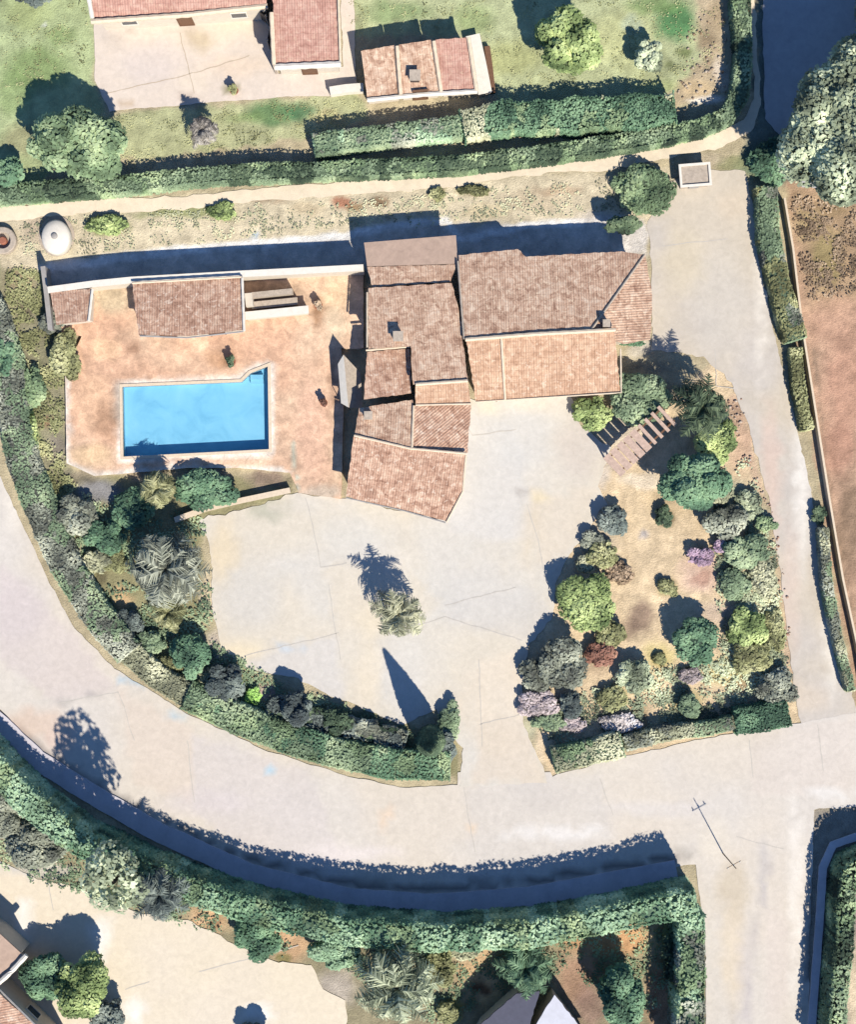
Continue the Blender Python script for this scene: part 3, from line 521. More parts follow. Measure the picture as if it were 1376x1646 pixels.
def palm(name, label, px, py, rp, h, pal, n=30, droop=1.0, base=0.0, group=None, seed=0, rk=1.0, wide=1.0):
    c = W(px, py, h); k = (H - h) / H / S; R = rp * k
    o = empty(name, (c.x, c.y, base), label, 'palm', group); r_ = random.Random(seed + int(px))
    V = []; F = []; P = []
    def quad(a, b, c2, d): i = len(V); V.extend([a, b, c2, d]); F.append((i, i + 1, i + 2, i + 3))
    for i in range(n):
        az = 2.39996 * i + r_.uniform(-.2, .2); t = i / n
        el = math.radians(75 - 85 * t + r_.uniform(-12, 12)); L = R * (0.75 + .35 * t) * r_.uniform(.72, 1.12); tw = r_.uniform(-.35, .35); drp = droop * r_.uniform(.8, 1.45)
        dirh = Vector((math.cos(az), math.sin(az), 0)); side = Vector((-dirh.y, dirh.x, 0))
        pts = []; p = Vector((c.x, c.y, h - .1)); e = el; ns = 9
        for s in range(ns + 1):
            pts.append(p.copy()); p = p + (dirh * math.cos(e) + Vector((0, 0, math.sin(e)))) * (L * 1.15 / ns); e -= drp * (0.13 + .05 * s / ns); dirh = (dirh + side * tw * .12).normalized()
        for s in range(1, ns):
            a, b = pts[s], pts[s + 1]; w = 0.02
            quad(a - side * w, b - side * w, b + side * w, a + side * w)
            up = (b - a).normalized().cross(side) * -1
            for sub in (0.0, 0.5):
                q = a.lerp(b, sub); u = (s + sub) / ns; ll = R * .30 * wide * math.sin(math.pi * min(.97, u * .85 + .14)) * r_.uniform(.85, 1.15)
                for sg in (-1, 1):
                    tip = q + side * sg * ll * .85 + (b - a).normalized() * ll * r_.uniform(.3, .9) - Vector((0, 0, ll * r_.uniform(.15, .7))); fw = (b - a).normalized() * (0.05 + R * .018)
                    quad(q - fw * .5, tip - fw * .15, tip + fw * .15, q + fw)
    V = np.array([tuple(q) for q in V]); V[:, 2] = np.maximum(V[:, 2], base + .05)
    tcen = V.reshape(-1, 4, 3).mean(1); cl = np.repeat(pal_cols(tcen, pal, 1.4, seed, 1.9 * rk, .45), 4, 0)
    mesh('crown', V, np.array(F), M['leaf'], o, col=cl)
    m = MB(); m.tube([(c.x, c.y, base - .05), (c.x, c.y, base + .25), (c.x, c.y, base + (h - base) * .6), (c.x, c.y, h - .1)], [.26, .2, .17, .2], 10)
    for q in range(int((h - base) / .28)): m.tube([(c.x, c.y, base + .1 + q * .28), (c.x, c.y, base + .16 + q * .28)], [.225, .205], 10)
    m.build('trunk', M['palmbark'], o); return o
def cypress(label, px, py, h, r, pal='dark'):
    c = W(px, py, 0); o = empty('cypress_tree', (c.x, c.y, 0), label, 'tree'); n = 9000
    z = rng.random(n) ** 0.8 * (h - .3) + .25; prof = lambda z: r * np.clip(np.sin(np.clip(z / h, 0, 1) ** .55 * math.pi) ** .75, 0.03, 1) * (1 - .35 * z / h)
    a = rng.random(n) * 2 * math.pi; rr = prof(z) * (.85 + .25 * rng.random(n)) * (0.9 + .25 * noise(a * 1.3, z * 1.2))
    P = np.stack([c.x + np.cos(a) * rr, c.y + np.sin(a) * rr, z], 1); N = np.stack([np.cos(a), np.sin(a), np.full(n, .3)], 1)
    parts = [leaf_arrays(P, N, .11, pal, 3)]
    m = MB(); zs = np.linspace(.2, h * .97, 10); m.lathe((c.x, c.y, 0), [(float(prof(np.array([q]))[0]) * .82, q) for q in zs], 12)
    cv = np.array(m.v); fq = np.array([q for q in m.f if len(q) == 4]); parts.append((cv, fq, np.tile(lin(PAL[pal][0]) * .45, (len(cv), 1))))
    v, f, cl = join(parts); mesh('crown', v, f, M['leaf'], o, col=cl)
    MB().tube([(c.x, c.y, -.05), (c.x, c.y, .8)], [.14, .11]).build('trunk', M['bark'], o); return o
def hedge(label, pts, w, h, pal, name='hedge', size=0.10, dens=1.0, seed=0, cat='hedge', rag=0.18, base=0.0, pal2=None, group=None):
    """pts: centre line of the hedge TOP in photo pixels"""
    P = [np.array(W(x, y, h)[:2]) for x, y in pts]; seg = [np.hypot(*(b - a)) for a, b in zip(P[:-1], P[1:])]; T = sum(seg)
    cum = np.concatenate([[0], np.cumsum(seg)]); X = np.array(P)
    def at(s):
        s = np.asarray(s); x = np.interp(s, cum, X[:, 0]); y = np.interp(s, cum, X[:, 1])
        e = .6; dx = np.interp(s + e, cum, X[:, 0]) - np.interp(s - e, cum, X[:, 0]); dy = np.interp(s + e, cum, X[:, 1]) - np.interp(s - e, cum, X[:, 1])
        l = np.hypot(dx, dy) + 1e-9; return x, y, -dy / l, dx / l
    ws = lambda s: w * (1 + rag * 1.6 * (fbm(s / 1.3, s * 0 + seed, seed) - .5)); hs = lambda s: h * (1 + rag * .9 * (fbm(s / 1.7, s * 0 + 3, seed + 4) - .5))
    prof = [(-.5, 0), (-.5, .55), (-.42, .88), (-.22, 1), (.22, 1), (.42, .88), (.5, .55), (.5, 0)]
    s = np.arange(0, T, .35); s = np.append(s, T); x, y, nx_, ny_ = at(s); ww = ws(s) * .9; hh = hs(s) * .955
    V = []; n = len(prof)
    for i in range(len(s)):
        for a, b in prof:
            jj = 1 + .07 * (random.random() - .5); V.append((x[i] + nx_[i] * a * ww[i] * jj, y[i] + ny_[i] * a * ww[i] * jj, base + max(.0, b * hh[i] * jj)))
    F = np.array([(i * n + k, i * n + k + 1, (i + 1) * n + k + 1, (i + 1) * n + k) for i in range(len(s) - 1) for k in range(n - 1)])
    V = np.array(V); m = len(V); V = np.vstack([V, V[:n].mean(0)[None], V[-n:].mean(0)[None]])
    parts = [(V, F, np.tile(lin(PAL[pal][0]) * ALB * 2.2, (len(V), 1)))]
    caps = [(m, k, k + 1) for k in range(n - 1)] + [(m + 1, m - n + k + 1, m - n + k) for k in range(n - 1)]
    per = 2 * h + w; cnt = int(min(42000, T * per / (size * size) * .85 * dens))
    ss = rng.random(cnt) * T; u = rng.random(cnt) * per; x, y, nx_, ny_ = at(ss); ww = ws(ss); hh = hs(ss)
    lat = np.where(u < h, -.5, np.where(u < h + w, (u - h) / w - .5, .5)); zz = np.where(u < h, u / h, np.where(u < h + w, 1.0, (u - h - w) / h))
    zz = zz - np.where((u >= h) & (u < h + w), np.abs(lat * 2) ** 4 * .12, 0); lat = lat * (1 - .14 * zz ** 4 * (np.abs(lat) > .49))
    off = (.96 + .08 * rng.random(cnt))
    Pn = np.stack([x + nx_ * lat * ww * off, y + ny_ * lat * ww * off, base + np.maximum(zz * hh * off, .05)], 1)
    topm = ((u >= h) & (u < h + w)).astype(float); sg = np.sign(lat) * (1 - topm)
    N = np.stack([nx_ * sg, ny_ * sg, topm + .2], 1)
    if pal2:
        k2 = fbm(Pn[:, 0] / 3, Pn[:, 1] / 3, seed + 8) > .5
        k3 = fbm(Pn[:, 0] / 1.6 + 40, Pn[:, 1] / 1.6, seed + 18) > .60
        for kk, pp in ((k2 & ~k3, pal2), (~k2 & ~k3, pal), (k3, 'green' if seed % 2 else 'grey')):
            if kk.any(): parts.append(leaf_arrays(Pn[kk], N[kk], size, pp, seed))
    else: parts.append(leaf_arrays(Pn, N, size, pal, seed))
    # rounded leafy ends
    for e, sg in ((0, -1), (-1, 1)):
        q = X[e]; d = X[1] - X[0] if e == 0 else X[-1] - X[-2]; d = d / np.hypot(*d); k = int(w * h / (size * size) * 1.0)
        la = (rng.random(k) - .5) * w; zz = rng.random(k) * h; nn = np.array([-d[1], d[0]])
        Pe = np.stack([q[0] + nn[0] * la + d[0] * sg * .05, q[1] + nn[1] * la + d[1] * sg * .05, base + zz], 1); parts.append(leaf_arrays(Pe, np.tile([d[0] * sg, d[1] * sg, 0.2], (k, 1)), size, pal, seed))
    v, f, cl = join(parts); f = f + [tuple(q) for q in caps]
    o = mesh(name, v, f, M['leaf'], col=cl); return tag(o, label, cat, group)

# ---------------------------------------------------------------- buildings
def plane_fit(pts):
    A = np.array([(p.x, p.y, 1) for p in pts]); b = np.array([p.z for p in pts]); s, *_ = np.linalg.lstsq(A, b, rcond=None); return s
def inset(poly, d):
    n = len(poly); ar = sum(poly[i][0] * poly[(i + 1) % n][1] - poly[(i + 1) % n][0] * poly[i][1] for i in range(n))
    if ar < 0: poly = poly[::-1]
    out = []
    for i in range(n):
        a, b, c = [np.array(poly[(i + k) % n][:2]) for k in (-1, 0, 1)]
        e1 = (b - a) / max(np.hypot(*(b - a)), 1e-6); e2 = (c - b) / max(np.hypot(*(c - b)), 1e-6); n1 = np.array([-e1[1], e1[0]]); n2 = np.array([-e2[1], e2[0]])
        m = n1 + n2; m /= max(np.hypot(*m), 1e-6); out.append(b + m * d / max(.35, m @ n1))
    return out
def roof_slab(pts, mat, parent, name='roof', th=0.16, label=None, flat=False):
    """pts (px,py,h) -> thick roof slab; heights snapped to the best plane"""
    P = [W(*p) for p in pts]; a, b, c = plane_fit(P)
    P = [Vector((p.x, p.y, a * p.x + b * p.y + c)) for p in P]; n = len(P)
    if sum(P[i].x * P[(i + 1) % n].y - P[(i + 1) % n].x * P[i].y for i in range(n)) < 0: P = P[::-1]
    # wavy tile edge: subdivide the outline and nudge it
    Q = []
    for i in range(n):
        p, q = P[i], P[(i + 1) % n]; L = (q - p).length; k = max(1, int(L / .26))
        for j in range(k):
            r = p.lerp(q, j / k)
            if j and not flat: r = r + Vector((random.uniform(-.035, .035), random.uniform(-.035, .035), 0)); r.z = a * r.x + b * r.y + c
            Q.append(r)
    n = len(Q); nrm = Vector((-a, -b, 1)).normalized(); dn = Vector((a, b, 0))
    dn = dn.normalized() if dn.length > .01 else Vector((0, 1, 0)); u = Vector((-dn.y, dn.x, 0)); sl = math.sqrt(1 + a * a + b * b)
    v = [tuple(p) for p in Q] + [(p.x, p.y, p.z - th) for p in Q]
    uv = [(p.dot(u), Vector((p.x, p.y, 0)).dot(dn) * sl) for p in Q]; uv += [(x, y + .1) for x, y in uv]
    f = [tuple(range(n)), tuple(range(n, 2 * n))[::-1]] + [(i, n + i, n + (i + 1) % n, (i + 1) % n) for i in range(n)]
    o = mesh(name, v, f, mat, parent, uv=uv)
    if label: o['label'] = label
    return o, (a, b, c), P
def wall_under(mb, P, pl, ins=0.3, th=0.17, z0=-0.05):
    a, b, c = pl; q = inset([(p.x, p.y) for p in P], ins)
    mb.prism([tuple(p) for p in q], [z0] * len(q), [a * p[0] + b * p[1] + c - th for p in q])
    return q
def win(parent, p, q, t, w, z0, z1, kind='window', out=1):
    """window or door on the wall running p->q (counter-clockwise footprint, outside on the right)"""
    p = Vector((*p, 0)); q = Vector((*q, 0)); d = (q - p).normalized(); nrm = Vector((d.y, -d.x, 0)); c = p.lerp(q, t); rz = math.atan2(d.y, d.x); zc = (z0 + z1) / 2; hh = z1 - z0
    def B(off, size, z=zc, along=0): 
        cc = c + nrm * off + d * along; return (cc.x, cc.y, z), size
    m = MB()
    for al in (-w / 2, w / 2): cc, s = B(.02, (.08, .12, hh + .08), zc, al); m.box(cc, s, rz)
    for z in (z0, z1): cc, s = B(.022, (w - .08, .12, .08), z); m.box(cc, s, rz)
    f = m.build(kind, M['wood'] if kind == 'door' else M['white'], parent)
    cc, s = B(.01, (w - .08, .05, hh - .08)); MB().box(cc, s, rz).build('panel' if kind == 'door' else 'pane', M['wood'] if kind == 'door' else M['glass'], f)
    return f
def ridge(parent, pts, r=0.11, mat='cream', name='ridge_cap'):
    P = [W(*p) for p in pts]; Q = []
    for a, b in zip(P[:-1], P[1:]):
        k = max(1, int((b - a).length / .38))
        for j in range(k): Q.append(a.lerp(b, j / k))
    Q.append(P[-1]); Q = [p + Vector((0, 0, .02)) for p in Q]
    return MB().tube(Q, [r * (1 + .18 * (i % 2)) for i in range(len(Q))], 7).build(name, M[mat], parent)
def chimney(parent, px, py, z0, z1, s=.5, mat='wall', rz=0.0):
    c = W(px, py, z1); o = MB().box((c.x, c.y, (z0 + z1) / 2), (s, s, z1 - z0), rz).build('chimney', M[mat], parent)
    m = MB()
    for sx in (-1, 1):
        for sy in (-1, 1): m.box((c.x + sx * s * .38, c.y + sy * s * .38, z1 + .08), (.1, .1, .16), rz)
    m.box((c.x, c.y, z1 + .19), (s * 1.25, s * 1.25, .06), rz); m.build('chimney_cap', M['stone'], o); return o

# --- main villa
v1 = W(800, 620); villa = empty('villa', (v1.x, v1.y, 0), 'sprawling villa with brown clay tile roofs at the centre of the plot, beside the pool', 'house')
wm = MB(); R = {}
def blk(key, pts, mat, label=None, wall=True, ins=.3):
    o, pl, P = roof_slab(pts, M[mat], villa, label=label, flat=(mat == 'roof_grey')); q = wall_under(wm, P, pl, ins) if wall else None; R[key] = (o, q, pl); return q
qA = blk('annex', [(585, 390, 2.52), (733, 378, 2.52), (736, 424, 2.71), (590, 428, 2.71)], 'roof_grey', 'flat grey-brown screed roof at the north end')
blk('annex2', [(590, 429, 2.73), (734, 425, 2.73), (724, 453, 2.85), (598, 461, 2.85)], 'roof')
blk('west', [(592, 463, 3.09), (726, 455, 3.09), (738, 500, 3.34), (752, 612, 3.89), (664, 618, 3.89), (660, 556, 3.56), (592, 560, 3.56)], 'roof', 'dark brown north slope of the west wing')
blk('small', [(590, 566, 2.79), (659, 560, 2.79), (661, 632, 3.01), (585, 642, 3.01)], 'roof_pink', 'small square pinkish roof set lower than the rest')
blk('west_s', [(668, 619, 3.89), (752, 613, 3.89), (757, 648, 3.51), (668, 650, 3.51)], 'roof_pale', 'narrow pale south slope below the west ridge', ins=.12)
blk('hall_w', [(577, 656, 3.12), (664, 642, 3.12), (661, 720, 3.51), (600, 706, 3.51), (570, 698, 3.51)], 'roof')
blk('hall_e', [(666, 652, 3.23), (757, 650, 3.07), (752, 728, 3.17), (664, 720, 3.51)], 'roof_pink')
qS = blk('south', [(568, 702, 3.51), (600, 708, 3.51), (660, 722, 3.51), (748, 730, 3.45), (744, 790, 2.96), (718, 838, 2.57), (556, 798, 2.62)], 'roof_pink', 'large pinkish south slope ending in a skewed gable')
blk('north', [(737, 410, 2.90), (832, 400, 2.85), (846, 413, 2.90), (1000, 404, 2.85), (1036, 409, 2.90), (950, 530, 3.89), (748, 545, 3.89)], 'roof', 'long dark brown north slope')
qE = blk('hip', [(1038, 409, 2.90), (1049, 475, 2.96), (1046, 546, 2.96), (1002, 553, 3.29), (952, 531, 3.73)], 'roof', 'triangular hip at the east end')
qP = blk('porch', [(750, 547, 3.89), (988, 531, 3.89), (998, 630, 2.96), (812, 642, 2.85), (765, 645, 2.85)], 'roof_pale', 'sunlit pale south slope over the courtyard front')
wall_o = wm.build('wall', M['wall'], villa)
ridge(R['porch'][0], [(748, 546, 3.95), (860, 537, 3.95), (990, 530, 3.95)], .13); ridge(R['north'][0], [(951, 530, 3.89), (1037, 409, 2.93)], .07, 'stone')
ridge(R['west_s'][0], [(668, 618, 3.93), (752, 612, 3.93)], .11); ridge(R['west_s'][0], [(668, 651, 3.53), (757, 649, 3.53)], .06); ridge(R['hall_e'][0], [(665, 652, 3.26), (662, 722, 3.53)], .08)
ridge(R['south'][0], [(569, 700, 3.55), (600, 707, 3.55), (660, 721, 3.55), (750, 729, 3.51)], .08); ridge(R['porch'][0], [(806, 543, 3.92), (812, 642, 2.87)], .08)
ridge(R['small'][0], [(588, 563, 2.82), (660, 557, 2.82)], .07); ridge(R['porch'][0], [(998, 560, 3.64), (999, 631, 2.98), (812, 643, 2.87), (765, 646, 2.87)], .05)
ridge(R['north'][0], [(736, 420, 2.96), (746, 545, 3.86)], .07, 'stone'); ridge(R['west'][0], [(590, 470, 3.12), (590, 558, 3.56)], .06)
ridge(R['south'][0], [(749, 732, 3.45), (744, 790, 2.98), (718, 839, 2.57)], .06); ridge(R['south'][0], [(556, 800, 2.60), (650, 821, 2.57), (716, 840, 2.57)], .05, 'grey')
chimney(R['west'][0], 640, 541, 3.1, 4.0, .55); chimney(R['hall_w'][0], 592, 668, 2.8, 3.7, .45, 'white')
chimney(R['hip'][0], 975, 520, 3.4, 4.2, .4, 'cream')
def walls_open(parent, q, edges, z=(0.9, 2.1)):
    n = len(q)
    for e, ts in edges:
        for t, kind in ts:
            if kind == 'door': win(parent, q[e % n], q[(e + 1) % n], t, 1.0, .03, 2.15, 'door')
            else: win(parent, q[e % n], q[(e + 1) % n], t, 1.1, z[0], z[1])
def auto_open(parent, q, dirs, spec, z=(0.9, 2.1)):
    """openings on every footprint edge whose outside faces one of dirs"""
    n = len(q)
    for i in range(n):
        a, b = q[i], q[(i + 1) % n]; d = np.array(b) - np.array(a); L = np.hypot(*d)
        if L < 2.2: continue
        nr = np.array([d[1], -d[0]]) / L
        for dx, dy in dirs:
            if nr @ np.array([dx, dy]) > .85:
                k = max(1, int(L / 3.2))
                for j in range(k):
                    kd = 'door' if (spec == 'door' and j == k // 2) else 'window'
                    win(parent, a, b, (j + .5) / k, 1.0 if kd == 'door' else 1.1, .04 if kd == 'door' else z[0], 2.15 if kd == 'door' else z[1], kd)
auto_open(villa, qP, [(0, -1)], 'door'); auto_open(villa, qS, [(-.1, -1), (1, 0), (-1, 0)], 'door'); auto_open(villa, qE, [(1, 0)], 'window'); auto_open(villa, qA, [(0, 1)], 'window')
auto_open(villa, R['north'][1], [(0, 1)], 'window'); auto_open(villa, R['hall_w'][1], [(-1, 0)], 'window')

# --- pool pavilion and small store on the terrace
def small_house(name, label, cat, roofs, z0, openings=((0, -1),), spec='door', wallmat='wall', ins=.2, group=None):
    P0 = W(*roofs[0][0][0][:2]); o = empty(name, (P0.x, P0.y, z0), label, cat, group); w = MB(); out = []
    for pts, mat, lab in roofs:
        r, pl, P = roof_slab(pts, M[mat], o, label=lab, flat=mat in ('roof_grey', 'white')); q = wall_under(w, P, pl, ins, z0=z0 - .02); out.append((r, q))
    w.build('wall', M[wallmat], o)
    for r, q in out: auto_open(o, q, openings, spec, (z0 + .9, z0 + 1.9))
    return o, out
pav, pr = small_house('pool_house', 'pool house with a rough pinkish tile roof north of the blue pool', 'pool house', [([(212, 456, 2.5), (388, 446, 2.5), (390, 462, 2.5), (391, 530, 2.9), (300, 540, 2.95), (222, 538, 2.95)], 'roof_pink', None)], .35)
ridge(pr[0][0], [(389, 447, 2.6), (392, 532, 2.95)], .09, 'white'); ridge(pr[0][0], [(212, 455, 2.6), (388, 445, 2.6)], .07); ridge(pr[0][0], [(224, 540, 2.95), (300, 543, 2.95), (391, 533, 2.9)], .05, 'grey')
sto, sr = small_house('store_room', 'small store with a worn tile roof at the north-west corner of the pool terrace', 'store', [([(80, 470, 2.3), (146, 464, 2.3), (142, 515, 2.6), (90, 522, 2.6)], 'roof_pink', None)], .35)
ridge(sr[0][0], [(148, 465, 2.4), (142, 516, 2.65)], .09, 'white')

# --- villa to the north
nv, nr = small_house('villa', 'villa cut by the top edge with red tile roofs round a cream patio', 'house', [
 ([(150, 30, 3.1), (428, 12, 3.1), (430, -150, 5.2), (130, -150, 5.2)], 'roof_red', None),
 ([(440, 103, 3.2), (546, 99, 3.2), (540, -150, 4.6), (436, -150, 4.6)], 'roof_red', 'tall east wing roof with clear tile courses')], 0, ((0, -1), (1, 0), (-1, 0)))
ridge(nr[0][0], [(146, 35, 3.12), (300, 24, 3.12), (430, 10, 3.12)], .17, 'cream', 'gutter'); ridge(nr[0][0], [(148, 30, 3.15), (132, -60, 4.0)], .14, 'white', 'verge')
ridge(nr[1][0], [(441, 108, 3.2), (548, 103, 3.2)], .2, 'white', 'gutter'); ridge(nr[1][0], [(436, 20, 4.0), (440, 104, 3.3)], .14, 'cream', 'verge'); ridge(nr[1][0], [(547, 100, 3.3), (542, -60, 4.3)], .08, 'cream', 'verge')
# curved dark screen by the patio
c0 = [W(*p) for p in ((416, 28), (432, 40), (438, 58), (434, 78), (440, 96), (444, 118))]
sc = empty('garden_screen', c0[0], 'dark curved metal screen between the cream patio and the east wing', 'screen')
m = MB(); mp = MB()
for a, b in zip(c0[:-1], c0[1:]):
    mid = (a + b) / 2; d = b - a; m.box((mid.x, mid.y, .95), (d.length, .06, 1.7), math.atan2(d.y, d.x)); MB().box((a.x, a.y, 1.0), (.12, .12, 2.0)).build('post', M['stone'], sc)
MB().box((c0[-1].x, c0[-1].y, 1.0), (.12, .12, 2.0)).build('post', M['stone'], sc); m.build('panel', M['dark'], sc)

# --- outbuilding with three roof panels
ob, orr = small_house('outbuilding', 'outbuilding with three rusty tile roof panels on the lawn north of the hedge', 'outbuilding', [
 ([(580, 82, 2.35), (636, 72, 2.35), (642, 152, 1.75), (590, 158, 1.75)], 'roof', 'rust-speckled western roof panel'),
 ([(641, 72, 2.45), (695, 64, 2.45), (706, 146, 1.85), (646, 151, 1.85)], 'roof', 'dark middle roof panel with a chimney opening'),
 ([(700, 64, 2.35), (752, 60, 2.35), (764, 144, 1.75), (712, 146, 1.75)], 'roof_red', 'clean reddish eastern roof panel')], 0, ((0, -1), (0, 1)), 'door', ins=.06)
for a, b in (((638, 74, 2.50), (644, 152, 1.90)), ((697, 66, 2.55), (709, 147, 1.90)), ((766, 146, 1.80), (753, 60, 2.40))): ridge(orr[0][0], [a, b], .13, 'cream', 'parapet')
ridge(orr[0][0], [(590, 161, 1.75), (680, 152, 1.80), (767, 147, 1.75)], .15, 'white', 'parapet')
ch = chimney(orr[1][0], 667, 122, 1.9, 2.5, .6, 'dark')

# --- house at the bottom-left corner
bv, br_ = small_house('villa', 'corner of a tiled house cut by the bottom-left edge of the photo', 'house', [([(-150, 1480, 4.6), (-6, 1588, 3.2), (98, 1690, 3.2), (60, 1800, 3.4), (-200, 1800, 5.0)], 'roof_pink', None)], 0, ((.7, .7),), 'window')
flat, fp = small_house('carport', 'grey flat-roofed carport behind the white gutter at the bottom-left edge', 'carport', [([(-90, 1440, 2.9), (-2, 1500, 2.9), (36, 1535, 2.9), (-2, 1580, 2.9), (-150, 1472, 2.9)], 'roof_grey', None)], 0, ((.7, .7),), 'window')
g = W(-8, 1584, 3.3); gu = [W(-4, 1586, 3.3), W(42, 1532, 3.0)]
ridge(br_[0][0], [(-4, 1588, 3.3), (96, 1686, 3.25)], .07, 'grey', 'gutter'); ridge(fp[0][0], [(-14, 1590, 3.0), (14, 1565, 3.0), (42, 1535, 3.0)], .17, 'white', 'gutter')
# --- shed at the bottom edge: white roof, left slope painted dark for shade
M['sheet_metal'] = plain('sheet_metal', (206, 208, 222), 0.1, 2, 0.6, k=.8)
M['slate'] = plain('shaded_sheet', (96, 96, 112), 0.15, 2, 0.6)  # white sheet with the shade of the slope away from the sun painted in
shd, shr = small_house('shed', 'small gabled shed at the bottom edge, shade-darkened sheet slope left and white slope right', 'shed', [
 ([(868, 1594, 3.1), (830, 1596, 2.5), (770, 1650, 2.4), (740, 1700, 2.2), (830, 1720, 3.1)], 'slate', 'sheet slope painted dark for shade'),
 ([(892, 1600, 3.1), (930, 1646, 2.4), (965, 1700, 2.4), (800, 1760, 3.1), (840, 1680, 3.1)], 'sheet_metal', 'white sheet slope')], 0, ((0, -1),), 'window', ins=.25)

# ---------------------------------------------------------------- walls and small built things
def wall_line(name, label, pts, w, h, mat, cat='wall', cap=None, z0=0.0):
    """wall whose TOP follows pts"""
    P = [W(x, y, h) for x, y in pts]; o = empty(name, (P[0].x, P[0].y, z0), label, cat); rb = []
    L = []; Rr = []
    for i, p in enumerate(P):
        d = (P[min(i + 1, len(P) - 1)] - P[max(i - 1, 0)]).normalized(); n = Vector((-d.y, d.x, 0)); L.append(p + n * w / 2); Rr.append(p - n * w / 2)
    m = MB(); mc = MB()
    for i in range(len(P) - 1):
        m.prism([(L[i].x, L[i].y), (Rr[i].x, Rr[i].y), (Rr[i + 1].x, Rr[i + 1].y), (L[i + 1].x, L[i + 1].y)], z0 - .05, h - (.07 if cap else 0))
        if cap:
            def ex(a, b, k): return (b.x + (a.x - b.x) * k, b.y + (a.y - b.y) * k)
            mc.prism([ex(L[i], Rr[i], 1.15), ex(Rr[i], L[i], 1.15), ex(Rr[i + 1], L[i + 1], 1.15), ex(L[i + 1], Rr[i + 1], 1.15)], h - .07, h)
    m.build('wall_body', M[mat], o)
    if cap: mc.build('coping', M[cap], o)
    return o
wall_line('garden_wall', 'tall white wall along the north side of the pool terrace', [(76, 466), (150, 456), (210, 450), (390, 440), (584, 430)], .34, 2.35, 'wall', cap='white')
wall_line('garden_wall', 'dark weathered wall end running down the west side of the terrace', [(68, 428), (74, 475), (80, 530)], .25, 1.5, 'grey', cap='grey')
wall_line('garden_wall', 'low pale wall south of the pool between the green bush and the courtyard', [(280, 836), (330, 818), (390, 804), (466, 788)], .3, .5, 'stone', cap='cream')
wall_line('garden_wall', 'thin white kerb wall behind the curved roadside hedge', [(118, 905), (150, 960), (182, 1008)], .14, .35, 'white')
wall_line('boundary_wall', 'long narrow pale wall between the driveway hedge and the brown field', [(1262, 318), (1276, 400), (1290, 520), (1312, 660), (1334, 800), (1356, 930), (1384, 1060), (1400, 1160)], .14, .7, 'cream')
wall_line('garden_wall', 'white low wall east of the outbuilding on the upper lawn', [(760, 56), (770, 100), (780, 150)], .75, .7, 'wall', cap='white')
wall_line('garden_wall', 'brown low wall standing just east of the white wall by the outbuilding', [(783, 74), (788, 110), (792, 148)], .4, .5, 'wood')
wall_line('garden_wall', 'short white rounded wall joining the cream patio to the outbuilding', [(530, 146), (556, 142), (584, 140)], .45, .8, 'white', cap='white')
# gate pillar block at the top of the driveway
g = W(1114, 286); gb = empty('meter_housing', g, 'pale pink masonry meter housing with a white rim at the head of the driveway', 'meter housing')
MB().box((g.x, g.y, .45), (1.9, 1.4, .95), .08).build('body', M['stone'], gb); m = MB()
for dx, dy, a, b in ((0, -.72, 2.2, .16), (0, .72, 2.2, .16), (-1.02, 0, .16, 1.28), (1.02, 0, .16, 1.28)):
    m.box((g.x + dx * math.cos(.08) - dy * math.sin(.08), g.y + dx * math.sin(.08) + dy * math.cos(.08), .98), (a, b, .14), .08)
m.build('rim', M['white'], gb)
MB().box((g.x, g.y - .74, .45), (.7, .06, .6), .08).build('door', M['grey'], gb)
# white tank and brick-centred basin
t = W(93, 384); tk = empty('water_tank', (t.x, t.y, 0), 'white domed water tank standing on bare ground near the left edge', 'tank')
MB().lathe((t.x, t.y, 0), [(.95, 0), (1.0, .1), (1.0, .7), (.97, .8), (.88, .9), (.6, 1.02), (.3, 1.08), (.12, 1.1)], 28, 1, 1.22).build('body', M['white'], tk, smooth=True)
MB().lathe((t.x, t.y, 1.08), [(.22, 0), (.22, .08), (.18, .12), (.03, .13)], 16).build('lid', M['grey'], tk, smooth=True)
MB().lathe((t.x - .1, t.y + .2, 0), [(1.25, -.03), (1.25, .04), (1.2, .05)], 20, 1, 1.15).build('base', M['stone'], tk)
t = W(6, 388); fb = empty('fire_pit', (t.x, t.y, 0), 'round pale stone fire pit with a rusty centre at the left edge', 'fire pit')
MB().lathe((t.x, t.y, 0), [(.95, 0), (.95, .45), (.9, .5), (.6, .5), (.55, .45), (.55, .12), (.02, .12)], 22).build('ring', M['stone'], fb)
MB().lathe((t.x, t.y, .12), [(.3, 0), (.28, .3), (.22, .36), (.02, .36)], 12).build('burner', M['rust'], fb)
# pool
pw = [W(x, y, .35) for x, y in POOL]; pool = empty('swimming_pool', (pw[0].x, pw[0].y, 0), 'bright blue rectangular swimming pool set in the terracotta terrace', 'swimming pool')
mpool, ntp, bp_ = newmat('pool_lining'); ntp.links.new(ramp(ntp, tex(ntp, .5, 4, .6, dist=.8), [(.3, alb((128, 194, 228), 1.1)), (.5, alb((146, 210, 240), 1.1)), (.7, alb((158, 218, 245), 1.1))]), bp_.inputs['Base Color'])
vin = [tuple(p) for p in pw]; n = len(vin); zt, zb = .345, -.42
vv = [(x, y, zt) for x, y, _ in vin] + [(x, y, zb) for x, y, _ in vin]
mesh('basin', vv, [tuple(range(n, 2 * n))] + [(i, (i + 1) % n, n + (i + 1) % n, n + i) for i in range(n)], mpool, pool)
mw = bpy.data.materials.new('pool_water'); mw.use_nodes = True; nt = mw.node_tree; nt.nodes.clear()
